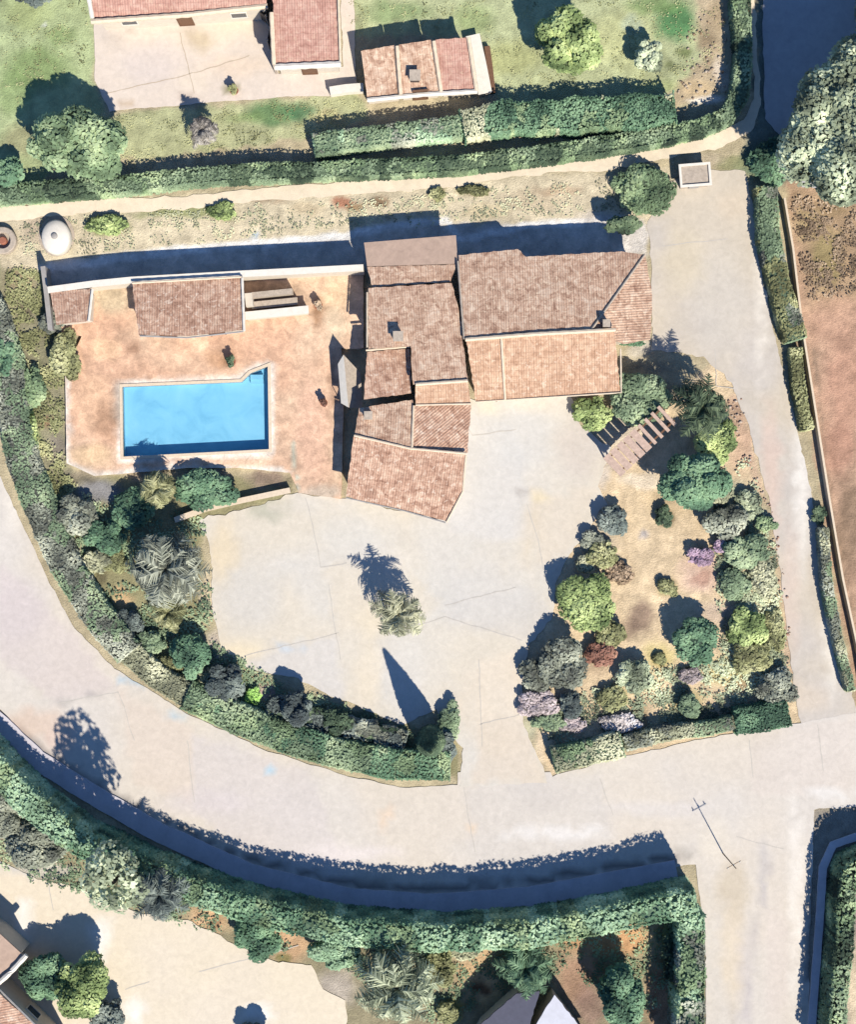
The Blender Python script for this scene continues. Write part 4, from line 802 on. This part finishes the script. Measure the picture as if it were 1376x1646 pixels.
ou = nd(nt, 'ShaderNodeOutputMaterial'); tr = nd(nt, 'ShaderNodeBsdfTransparent'); tr.inputs[0].default_value = (.90, .97, 1, 1); gl = nd(nt, 'ShaderNodeBsdfGlossy'); gl.inputs['Roughness'].default_value = .05
fr = nd(nt, 'ShaderNodeFresnel'); fr.inputs[0].default_value = 1.33; mx = nd(nt, 'ShaderNodeMixShader'); bpn = nd(nt, 'ShaderNodeBump'); bpn.inputs['Strength'].default_value = .2; bpn.inputs['Distance'].default_value = .05
nt.links.new(tex(nt, 2.5, 3), bpn.inputs['Height']); nt.links.new(bpn.outputs[0], gl.inputs['Normal'])
nt.links.new(fr.outputs[0], mx.inputs[0]); nt.links.new(tr.outputs[0], mx.inputs[1]); nt.links.new(gl.outputs[0], mx.inputs[2]); nt.links.new(mx.outputs[0], ou.inputs[0])
mesh('water', [(x, y, .2) for x, y, _ in vin], [tuple(range(n))[::-1]], mw, pool)
def offs(P, d):
    c_ = W(315, 675, .35); out = []
    for i in range(len(P)):
        a, b, c = P[i - 1], P[i], P[(i + 1) % len(P)]; e1 = (b - a).normalized(); e2 = (c - b).normalized(); n1 = Vector((-e1.y, e1.x, 0)); n2 = Vector((-e2.y, e2.x, 0))
        m_ = (n1 + n2).normalized(); out.append(b + m_ * d / max(.5, m_.dot(n1)))
    return out
ar = sum(pw[i].x * pw[(i + 1) % n].y - pw[(i + 1) % n].x * pw[i].y for i in range(n)); out_ = offs(pw, .2 if ar < 0 else -.2)
v = [(p.x, p.y, z) for z in (.352, .40) for q in (pw, out_) for p in q]; f = []
for i in range(n):
    j = (i + 1) % n; f += [(2 * n + i, 2 * n + j, 3 * n + j, 3 * n + i), (n + i, n + j, 3 * n + j, 3 * n + i), (i, 2 * n + i, 2 * n + j, j)]
mesh('coping', v, f, M['cream'], pool)
q = W(412, 606, .1); MB().box((q.x, q.y, -.14), (.9, .34, .3)).box((q.x, q.y - .30, -.28), (.9, .27, .24)).build('steps', mpool, pool)
# barbecue counter
c = W(445, 490, 1.2); bc = empty('barbecue_counter', (c.x, c.y, .35), 'white masonry barbecue counter beside the pool house', 'counter'); rz = .10
MB().box((c.x, c.y - .55, .8), (4.2, .45, .9), rz).build('base', M['wall'], bc); MB().box((c.x, c.y - .55, 1.28), (4.4, .55, .06), rz).build('worktop', M['white'], bc)
MB().box((c.x - .2, c.y + .15, .65), (3.2, .5, .6), rz).box((c.x - .6, c.y + .75, .95), (3.4, .35, 1.2), rz).build('shelf', M['stone'], bc)
MB().box((c.x - 1.9, c.y + .3, 1.0), (.5, .9, 1.3), rz).build('oven', M['wall'], bc)
# white ridge canopy by the west wall
a1, a2 = W(552, 570, 2.2), W(560, 655, 2.2); cn = empty('canopy', (a1.x, a1.y, .35), 'narrow white fabric canopy by the shaded west wall of the villa', 'canopy')
b1, b2 = W(543, 585, 1.9), W(548, 648, 1.9); e1, e2 = W(580, 600, 1.5), W(582, 656, 1.5)
mesh('fabric', [a1, b1, b2, a2, a1 - Vector((0, 0, .03)), b1 - Vector((0, 0, .03)), b2 - Vector((0, 0, .03)), a2 - Vector((0, 0, .03))], [(0, 1, 2, 3), (7, 6, 5, 4), (0, 4, 5, 1), (1, 5, 6, 2), (2, 6, 7, 3), (3, 7, 4, 0)], M['white'], cn)
mesh('fabric', [a1, a2, e2, e1, a1 - Vector((0, 0, .03)), a2 - Vector((0, 0, .03)), e2 - Vector((0, 0, .03)), e1 - Vector((0, 0, .03))], [(0, 1, 2, 3), (7, 6, 5, 4), (0, 4, 5, 1), (1, 5, 6, 2), (2, 6, 7, 3), (3, 7, 4, 0)], M['stone'], cn)  # shaded slope of the white fabric, shade put in by a darker material
for p in (a1, a2, b1, b2): MB().tube([(p.x, p.y, .33), (p.x, p.y, p.z)], .03, 6).build('post', M['dark'], cn)
# slatted pergola in the east garden
pc = W(1030, 708, 1.9); dv = (W(1078, 662, 1.9) - W(982, 752, 1.9)); L = dv.length * .95; az = math.atan2(dv.y, dv.x); d = dv.normalized(); s_ = Vector((-d.y, d.x, 0))
pg = empty('pergola', (pc.x, pc.y, 0), 'pinkish slatted pergola set diagonally among shrubs east of the courtyard', 'pergola')
for sg in (-1, 1):
    q = pc + s_ * sg * .6; MB().box((q.x, q.y, 1.85), (L, .12, .14), az).build('beam', M['wood'], pg)
    for t in (-.46, .46): r = q + d * L * t; MB().tube([(r.x, r.y, -.05), (r.x, r.y, 1.78)], .07, 8).build('post', M['wood'], pg)
M['slat'] = plain('weathered_slat', (206, 178, 160), 0.25, 5)
for i in range(9):
    q = pc + d * L * (-.46 + .92 * i / 8); wd = .52 if i < 5 else .24
    MB().box((q.x, q.y, 1.965 + .001 * i), (wd, 1.75, .08), az).build('slat', M['slat'], pg)
# street pole with crossarm (only its shadow and a thin top are read)
b = W(1163, 1372); sp = empty('utility_pole', (b.x, b.y, 0), 'slim pole with a short crossarm at the side-road corner', 'pole')
MB().tube([(b.x, b.y, -.1), (b.x, b.y, 4.4)], [.045, .03], 10).build('pole', M['bark'], sp); MB().box((b.x, b.y + .08, 3.6), (1.1, .03, .04), .5).build('crossarm', M['wood'], sp)
for k in (-.45, 0, .45): MB().tube([(b.x + k * math.cos(.5), b.y + .08 + k * math.sin(.5), 3.66), (b.x + k * math.cos(.5), b.y + .08 + k * math.sin(.5), 3.84)], [.05, .03], 8).build('insulator', M['white'], sp)
# pots on the terrace and patio
def pot(label, px, py, pal, z0, r=.24):
    p = W(px, py, z0); o = empty('potted_plant', (p.x, p.y, z0), label, 'potted plant', 'potted plants')
    MB().lathe((p.x, p.y, z0), [(r * .7, 0), (r, .38), (r * 1.1, .38), (r * 1.1, .44), (r * .9, .44), (r * .85, .38), (.02, .38)], 16).build('pot', M['rust'], o)
    v, f, cl = crown_mesh((p.x, p.y, z0 + .68), r * 1.3, r * 1.3, .3, pal, .08, lobes=4, seed=int(px)); mesh('foliage', v, f, M['leaf'], o, col=cl)
pot('dark potted plant north of the pool near its stepped corner', 372, 582, 'dark', .35, .3); pot('reddish potted plant on the terrace edge by the white canopy', 521, 648, 'red', .35)
pot('brown potted plant at the north-east end of the terrace', 512, 492, 'brown', .35, .28)
pot('small olive potted plant on the south edge of the cream upper patio', 377, 148, 'olive', .014, .28)

# ---------------------------------------------------------------- hedges
hedge('long dark green hedge along the north footpath, turning north at the east end', [(-100, 318), (0, 311), (100, 302), (200, 295), (300, 283), (400, 276), (500, 273), (620, 268), (740, 262), (860, 248), (960, 234), (1060, 218), (1130, 202), (1172, 184), (1192, 150), (1198, 90), (1194, 20), (1190, -80)], 1.25, 1.45, 'hedge', seed=1, pal2='dark', dens=.8)
hedge('brighter green hedge south of the outbuilding with its flat trimmed west end', [(505, 232), (570, 222), (650, 212), (740, 202)], 1.5, 1.6, 'mint', seed=2, pal2='hedge')
hedge('wide grey-green unclipped hedge east of the outbuilding behind the footpath hedge', [(745, 200), (810, 186), (880, 186), (960, 180), (1030, 178), (1085, 172)], 2.3, 1.8, 'emerald', seed=3, pal2='dusty', rag=.35)
hedge('curved grey-green roadside hedge sweeping round the west and south of the plot', [(-60, 420), (-20, 500), (8, 580), (18, 660), (32, 740), (62, 815), (100, 905), (150, 985), (205, 1050)], 2.15, 1.3, 'grey', seed=4, pal2='hedge', rag=.12)
hedge('green roadside hedge south of the courtyard ending at the entrance', [(300, 1118), (370, 1152), (450, 1184), (540, 1212), (630, 1230), (722, 1232)], 2.1, 1.4, 'hedge', seed=5, pal2='emerald', rag=.12)
hedge('low dusty clipped hedge joining the two curved roadside hedges', [(198, 1042), (250, 1088), (300, 1118)], 1.7, 1.1, 'dusty', seed=6, rag=.1)
hedge('short green hedge on the road east of the entrance', [(892, 1224), (945, 1212), (1000, 1198)], 1.75, 1.3, 'hedge', seed=7, pal2='dusty')
hedge('narrow ragged brownish hedge on the road in front of the east garden', [(1006, 1196), (1070, 1180), (1140, 1172), (1180, 1162)], 1.0, 1.1, 'dusty', seed=8, pal2='hedge', rag=.35)
hedge('emerald hedge block at the south-east corner of the garden', [(1185, 1160), (1225, 1156), (1268, 1146)], 1.9, 1.2, 'emerald', seed=9)
hedge('green hedge beside the upper driveway ending in a pointed brown tail', [(1234, 300), (1238, 380), (1252, 440), (1268, 500), (1282, 545)], 1.5, 1.2, 'hedge', seed=10, pal2='olive')
hedge('slim olive hedge beside the middle of the driveway', [(1281, 560), (1286, 620), (1300, 690)], .85, 1.0, 'olive', seed=11)
hedge('slim dusty hedge beside the lower driveway', [(1326, 850), (1332, 940), (1348, 1020), (1370, 1110)], .65, 1.1, 'dusty', seed=12, pal2='hedge')
hedge('tall bright green hedge along the south side of the curving road', [(-80, 1170), (0, 1250), (50, 1300), (120, 1352), (220, 1402), (320, 1438), (420, 1470), (560, 1500), (700, 1511), (850, 1504), (960, 1484), (1060, 1464), (1120, 1452)], 1.9, 3.7, 'mint', seed=13, pal2='emerald', size=.13, rag=.22)
hedge('tall green hedge running south along the side road', [(1113, 1475), (1114, 1560), (1112, 1646), (1110, 1720)], 1.9, 3.6, 'mint', seed=14, size=.13, pal2='green')
hedge('dark green hedge in the bottom-right corner beyond the side road', [(1480, 1378), (1400, 1386), (1374, 1398), (1363, 1440), (1360, 1520), (1352, 1600), (1344, 1720)], 1.25, 3.0, 'dark', seed=15, size=.13, pal2='hedge')
hedge('low scrubby hedge shaded behind the roadside hedge', [(430, 1135), (500, 1155), (580, 1175), (650, 1195)], 1.5, .9, 'slate', seed=16, rag=.5, pal2='dark')

# ---------------------------------------------------------------- trees
bush('broadleaf_tree', 'dense green tree with a wide crown left of the grey palm on the upper lawn', 'tree', 125, 232, 76, 54, 5.0, 'green', tree=True)
bush('shrub', 'dark green shrub cut by the left edge at the end of the footpath hedge', 'shrub', 12, 278, 28, 22, 2.2, 'emerald')
bush('broadleaf_tree', 'pale green tree on the upper lawn right of the outbuilding', 'tree', 914, 66, 50, 52, 4.4, 'bright', tree=True)
bush('round_shrub', 'small round clipped shrub on the upper lawn near the emerald patch', 'shrub', 1044, 88, 23, 24, 2.4, 'sage')
bush('broadleaf_tree', 'slate-coloured tree top cut by the top-left edge', 'tree', 48, -22, 36, 34, 3.5, 'slate', tree=True)
bush('broadleaf_tree', 'huge grey-green tree cut by the right edge above the brown field', 'tree', 1352, 215, 84, 100, 9.5, 'sage', tree=True, size=.16)
bush('broadleaf_tree', 'tall sage tree added mostly outside the right edge to shade the lane, north of the huge one', 'tree', 1440, 120, 90, 90, 10.5, 'sage', tree=True, size=.16)  # added mostly out of view to cast shade over the lane
bush('broadleaf_tree', 'dark teal tree top at the top edge over the shaded lane', 'tree', 1440, -20, 70, 80, 9.0, 'slate', tree=True, size=.16)
bush('shrub', 'grey-green shrub below the huge tree at the right edge', 'shrub', 1372, 300, 28, 18, 2.2, 'sage')
bush('shrub', 'wide green shrub beside the meter housing at the head of the driveway', 'shrub', 1038, 305, 46, 38, 1.5, 'green')
bush('shrub', 'blue-green shrub where the footpath meets the shaded lane', 'shrub', 1240, 262, 36, 34, 1.3, 'emerald')
bush('shrub', 'dark spiky shrub in the shade at the villa north-east corner', 'shrub', 1000, 362, 26, 14, 2.4, 'dark')
palm('palm_tree', 'grey withered palm on the lawn strip south of the cream patio', 325, 208, 30, 2.3, 'dead', 26, 1.2)
palm('palm_tree', 'small palm with a star-shaped shadow alone in the courtyard', 640, 988, 52, 2.9, 'dusty', 22, 1.1)
palm('palm_tree', 'dark palm east of the villa casting a frond shadow onto the driveway', 1130, 655, 54, 3.6, 'dark', 30, 1.0)
palm('palm_tree', 'broad grey-green palm with ruffled fronds west of the courtyard', 266, 915, 70, 3.6, 'grey', 54, 1.2, wide=1.1, rk=1.05)
palm('palm_tree', 'low olive palm just south of the broad ruffled palm', 270, 985, 36, 1.7, 'olive', 24, 1.2)
palm('palm_tree', 'olive-yellow palm south of the pool', 252, 786, 38, 2.2, 'olive', 28, 1.4, wide=1.3)
palm('palm_tree', 'dark grey-green palm leaning by the pale tree in the lower court', 256, 1440, 52, 4.2, 'slate', 32, 1.0, rk=1.2)
palm('palm_tree', 'large sage palm near the middle of the bottom edge', 638, 1588, 76, 4.0, 'sage', 40, 1.1)
palm('palm_tree', 'deep green palm north-west of the gabled shed', 845, 1556, 52, 2.6, 'emerald', 30, 1.1)
bush('broadleaf_tree', 'pale rounded tree on the north rim of the lower court', 'tree', 183, 1412, 50, 52, 9.6, 'sage', tree=True, size=.18, rzf=.25, dens=.32, core=False)
bush('broadleaf_tree', 'olive-green tree near the tiled house corner in the lower court', 'tree', 128, 1584, 40, 46, 3.8, 'bright', tree=True)
bush('shrub', 'soft emerald shrub between the carport and the olive-green tree', 'shrub', 72, 1568, 36, 38, 2.6, 'emerald')
bush('shrub', 'dark shrub at the bottom edge right of the olive-green tree', 'shrub', 175, 1632, 28, 26, 2.2, 'slate')
bush('shrub', 'dark shrub tip poking over the bottom edge of the lower court', 'shrub', 408, 1660, 22, 18, 1.6, 'slate')
bush('broadleaf_tree', 'dark blue-green tree on bare orange earth near the bottom right', 'tree', 1002, 1602, 38, 48, 3.8, 'emerald', tree=True)
cypress('tall narrow cypress by the entrance casting a long pointed shadow', 692, 1184, 7.0, .95)
# shrubs: name, label, px, py, rx, ry, h, palette
SH = [
 ('grey-green wide shrub in the lower plot below the tall hedge', 62, 1358, 46, 36, 2.6, 'grey'),
 ('shadowed shrub at the left edge below the tall hedge', 8, 1300, 34, 40, 2.4, 'grey'),
 ('neat emerald ball shrub on the rim of the lower court', 411, 1505, 34, 36, 2.4, 'emerald'),
 ('oval green shrub between the tan earth bed and the large sage palm', 542, 1532, 44, 26, 2.0, 'mint'),
 ('yellow-olive shrub at the right shoulder of the large sage palm', 708, 1556, 24, 30, 1.6, 'olive'),
 ('yellowish shrub at the bottom edge beside the orange earth bed', 722, 1630, 20, 22, 1.0, 'olive'),
 ('pale green shrub beside the cream patch in the lower garden', 742, 1528, 26, 16, 1.0, 'dusty'),
 ('dark slender shrub beside the hedge running south', 1078, 1530, 13, 52, 2.0, 'dark'),
 ('dark emerald ball shrub in front of the pool south edge', 336, 786, 46, 32, 1.9, 'emerald'),
 ('blue-green shrub left of the olive-yellow palm', 214, 818, 28, 32, 1.6, 'emerald'),
 ('dusty green shrub beside the roadside hedge west of the pool', 122, 828, 36, 30, 1.5, 'grey'),
 ('emerald shrub between the roadside hedge and the ruffled palm', 170, 862, 32, 26, 1.5, 'emerald'),
 ('pale dry shrub left of the ruffled palm', 152, 902, 24, 18, .8, 'dusty'),
 ('yellowish shrub close to the left flank of the ruffled palm', 188, 905, 18, 18, .8, 'olive'),
 ('slate shrub below the ruffled palm near the kerb wall', 206, 1000, 22, 22, 1.0, 'slate'),
 ('spreading green shrub below the low olive palm', 240, 1032, 28, 18, .9, 'hedge'),
 ('upright emerald shrub at the south-west bend of the garden', 306, 1052, 28, 36, 2.1, 'emerald'),
 ('yellow-green ground shrub left of the upright emerald shrub', 268, 1068, 22, 16, .8, 'olive'),
 ('blue-grey shrub in the shade right of the upright emerald shrub', 362, 1102, 30, 32, 1.9, 'slate'),
 ('pale yellow-green shrub between the emerald and the blue-grey shrub', 330, 1088, 16, 15, .8, 'dusty'),
 ('small lime green plant glowing in the shaded bed', 408, 1118, 14, 14, .7, 'lime'),
 ('tall dark shrub casting a pointed shadow onto the courtyard', 480, 1138, 24, 24, 2.6, 'slate'),
 ('dark grey-green shrub in the middle of the shaded bed', 540, 1160, 24, 20, 1.4, 'dark'),
 ('mottled green shrub in the shaded bed before the pale gap', 590, 1172, 22, 16, 1.2, 'grey'),
 ('green shrub right of the cypress at the courtyard entrance', 722, 1160, 18, 30, 1.2, 'hedge'),
 ('dark rounded shrub at the foot of the cypress', 712, 1200, 22, 26, 1.6, 'slate'),
 ('leafy dark shrub at the left edge beside the roadside hedge', 10, 572, 20, 34, 1.8, 'emerald'),
 ('olive rounded shrub at the west edge of the pool terrace', 104, 570, 24, 36, 1.3, 'olive'),
 ('grey thin shrub above the olive rounded one by the store', 84, 520, 20, 18, 1.0, 'grey'),
 ('dark green shrub west of the pool terrace near the road', 52, 622, 18, 30, 1.1, 'green'),
 ('bright green strip of shrub inside the roadside hedge', 48, 700, 12, 40, .9, 'bright'),
 ('olive clump on the verge right of the white tank', 170, 362, 32, 17, .7, 'bright'),
 ('green creeping clump in the middle of the north verge', 356, 340, 24, 14, .5, 'bright'),
 ('small dark olive clump beside the footpath north of the villa', 702, 312, 13, 12, .5, 'olive'),
 ('long low olive clump beside the footpath north of the villa', 762, 306, 28, 8, .4, 'olive'),
 ('round olive-green shrub at the courtyard corner of the pale roof', 950, 664, 30, 28, 1.3, 'bright'),
 ('large dusky green shrub between the pale roof and the dark palm', 1028, 642, 44, 40, 1.9, 'hedge'),
 ('thin green shrub strip under the hip roof at the driveway', 1018, 552, 22, 5, .7, 'emerald'),
 ('fresh green shrub north-east of the dark green dome tree', 1152, 714, 32, 28, 1.6, 'bright'),
 ('small bright shrub above the fresh green one by the stony border', 1172, 688, 14, 14, 1.0, 'bright'),
 ('small dark shrub alone on the sand below the pergola', 1068, 830, 15, 17, .8, 'dark'),
 ('dark grey shrub at the top of the row along the courtyard', 985, 834, 24, 24, 1.3, 'slate'),
 ('grey shrub second in the row along the courtyard', 955, 868, 20, 16, .9, 'grey'),
 ('olive shrub in the row above the large green ball', 970, 892, 26, 22, 1.1, 'olive'),
 ('brownish dry shrub right of the row above the large green ball', 996, 920, 24, 18, .7, 'brown'),
 ('faded white shrub touching the large green ball from above', 942, 908, 15, 16, .8, 'dusty'),
 ('olive shrub tucked under the large green ball', 982, 1018, 24, 20, 1.0, 'olive'),
 ('red-leaved shrub below the large green ball', 966, 1050, 26, 21, 1.1, 'red'),
 ('dark olive twin shrub nearer the courtyard paving', 864, 1082, 26, 26, 1.4, 'grey'),
 ('small blue-black shrub between the dark twin and the lilac bed', 920, 1132, 18, 22, 1.3, 'slate'),
 ('lilac-grey flowering shrub at the south-west corner of the east garden', 868, 1132, 30, 20, .9, 'lilac'),
 ('green low shrub in front of the lilac flowers', 885, 1160, 28, 14, .7, 'hedge'),
 ('pink and white flowering shrub near the roadside hedge', 922, 1164, 22, 12, .7, 'lilac'),
 ('white blossoming shrub beside the roadside hedge', 1000, 1162, 32, 14, .7, 'blossom'),
 ('grey mottled octagonal shrub left of the sunny yellow sand', 1020, 1086, 28, 26, 1.3, 'sage'),
 ('soft olive shrub below the grey mottled shrub', 985, 1122, 24, 20, .8, 'olive'),
 ('small pointed green shrub with a round black shadow', 1110, 1134, 17, 18, 1.3, 'hedge'),
 ('pale lilac shrub above the small pointed green shrub', 1110, 1086, 20, 13, .6, 'lilac'),
 ('tiny olive rosette on the yellow sand', 1060, 1060, 11, 11, .4, 'olive'),
 ('olive open shrub on the sand above the dark emerald shrub', 1075, 945, 17, 14, .6, 'olive'),
 ('muted violet flowering bush on the sand', 1128, 894, 22, 15, .9, 'purple'),
 ('smaller violet flowering bush touching the muted violet one on its right', 1164, 878, 18, 13, .9, 'purple'),
 ('olive shrub above the violet bushes', 1168, 842, 36, 28, 1.3, 'grey'),
 ('green slanted shrub right of the violet bushes', 1200, 884, 34, 28, 1.5, 'hedge'),
 ('small dark green shrub at the driveway edge level with the olive shrub', 1232, 842, 16, 13, .9, 'green'),
 ('blurred green shrub below the slanted green shrub', 1182, 940, 26, 24, 1.0, 'hedge'),
 ('yellow-green rounded shrub right of the dark emerald shrub', 1198, 1008, 30, 30, 1.3, 'bright'),
 ('yellow-green lower shrub right of the yellow sand', 1212, 1056, 32, 26, 1.0, 'olive'),
 ('grey-green shrub at the south-east corner above the hedge block', 1246, 1106, 30, 28, 1.3, 'grey'),
 ('fine pale plant at the top of the stony border', 1150, 790, 28, 20, .8, 'dusty'),
 ('silver plant in the middle of the stony border', 1205, 812, 22, 24, .8, 'sage'),
 ('silver-yellow plant low in the stony border', 1228, 930, 20, 30, .7, 'dusty'),
 ('olive plant near the lower end of the stony border', 1246, 1010, 18, 34, .7, 'olive'),
 ('dark shrub on the kerb between the middle and lower driveway hedges', 1318, 826, 12, 14, .8, 'dark'),
]
for lab, x, y, a, b_, h, pal in SH: bush('shrub', lab, 'shrub', x, y, a, b_, h, pal)
bush('broadleaf_tree', 'dark green dome-shaped tree below the dark palm in the east garden', 'tree', 1118, 774, 46, 44, 4.2, 'emerald', tree=True, dens=1.2)
bush('broadleaf_tree', 'large green ball tree with a bright lower side beside the courtyard', 'tree', 946, 966, 47, 48, 2.1, 'bright', tree=True, dens=1.2)
bush('broadleaf_tree', 'dark grey-green ball tree at the courtyard edge below the red shrub', 'tree', 904, 1064, 38, 40, 2.0, 'grey', tree=True)
bush('broadleaf_tree', 'dark emerald tree on sand throwing a round navy shadow', 'tree', 1120, 1032, 36, 38, 2.3, 'emerald', tree=True)

# ---------------------------------------------------------------- stuff: stones, tufts
def scatter_poly(pts, n, f):
    pts_ = np.array(pts, float); x0, y0 = pts_.min(0); x1, y1 = pts_.max(0); k = 0
    X = rng.uniform(x0, x1, n * 4); Y = rng.uniform(y0, y1, n * 4); ok = poly_sd(X, Y, pts) < 0; ok &= fbm(X / 25, Y / 25, 15) > .42
    for x, y in list(zip(X[ok], Y[ok]))[:n]: f(x, y)
def stones(name, label, pts, n, r0, r1, c1, c2):
    V = []; F = []; Cc = []; b = 0; iv, if_ = ico(1)
    def one(x, y):
        nonlocal b
        p = W(x, y); r = rng.uniform(r0, r1); v = iv * (r * np.array([1, rng.uniform(.6, 1), rng.uniform(.4, .7)])) * (1 + .3 * (rng.random((len(iv), 1)) - .5)); a = rng.random() * 6
        R_ = np.array([[math.cos(a), -math.sin(a), 0], [math.sin(a), math.cos(a), 0], [0, 0, 1]]); v = v @ R_.T + np.array([p.x, p.y, r * .2]); V.append(v); F.append(if_ + b); b += len(v)
        t = rng.random(); Cc.append(np.tile(alb(c1) * (1 - t) + alb(c2) * t, (len(v), 1)))
    scatter_poly(pts, n, one); tag(mesh(name, np.vstack(V), np.vstack(F), M['leaf'], col=np.vstack(Cc)), label, 'stones', kind='stuff')
stones('stones', 'reddish and white stones along the driveway side of the east garden', ribbon([(1180, 640), (1205, 740), (1238, 850), (1255, 960), (1262, 1060)], 24), 220, .04, .13, (190, 140, 118), (240, 226, 208))
stones('gravel', 'pale gravel lumps among the shrubs west of the courtyard', [(100, 850), (200, 880), (330, 870), (350, 1040), (440, 1100), (300, 1090), (180, 1010)], 260, .04, .12, (170, 150, 120), (236, 222, 200))
stones('rubble', 'pale rubble on the bank beside the upper hedge corner', [(1110, 20), (1168, 20), (1168, 150), (1080, 172), (1090, 130)], 90, .05, .14, (180, 150, 120), (235, 220, 200))
def tufts(name, label, pts, n, pal, h=.16, size=.09):
    P = []
    def one(x, y):
        p = W(x, y)
        for _ in range(7): P.append((p.x + rng.normal() * .14, p.y + rng.normal() * .14, rng.uniform(.03, h)))
    scatter_poly(pts, n, one); P = np.array(P); v, f, c = leaf_arrays(P, np.tile([0, 0, 1.0], (len(P), 1)), size, pal, 5, sc=.5)
    tag(mesh(name, v, f, M['leaf'], col=c), label, 'plants', kind='stuff')
tufts('grass', 'short grass tufts across the upper lawns', [(-30, -40), (1170, -40), (1160, 110), (800, 160), (780, 40), (570, 50), (560, -30), (140, -30), (140, 100), (0, 180)], 500, 'olive', .06, .05)
tufts('grass', 'grass tufts on the strip between patio and footpath hedge', [(170, 190), (570, 155), (600, 190), (500, 222), (200, 262)], 200, 'olive', .06, .05)
tufts('weeds', 'dry weeds scattered along the verge north of the villa', [(0, 360), (1000, 290), (1040, 340), (560, 365), (60, 420)], 400, 'dusty', .08, .07)
tufts('ground_cover', 'low silvery ground cover in the east garden beds', [(1140, 760), (1200, 740), (1245, 880), (1265, 1080), (1270, 1140), (900, 1210), (850, 1140), (1000, 1090), (1160, 1060), (1150, 900)], 1500, 'sage', .2)
tufts('ground_cover', 'low green ground cover in the beds west of the courtyard', [(80, 800), (330, 830), (340, 1030), (460, 1100), (700, 1190), (640, 1215), (420, 1160), (200, 1040), (90, 880)], 1700, 'hedge', .2)
tufts('ground_cover', 'low olive ground cover between pool terrace and west hedge', [(10, 430), (70, 440), (100, 560), (100, 760), (150, 800), (80, 810), (40, 700), (10, 560)], 700, 'olive', .18)
tufts('ground_cover', 'low leafy ground cover in the garden south of the tall hedge', [(0, 1330), (240, 1420), (480, 1520), (1090, 1490), (1090, 1646), (900, 1560), (700, 1646), (560, 1560), (0, 1400)], 1300, 'hedge', .22)
tufts('ground_cover', 'dry growth on the brown field edge', [(1270, 320), (1376, 320), (1376, 470), (1300, 480)], 260, 'brown', .15)
print('objects', len(bpy.data.objects), 'polys', sum(len(o.data.polygons) for o in bpy.data.objects if o.type == 'MESH'))
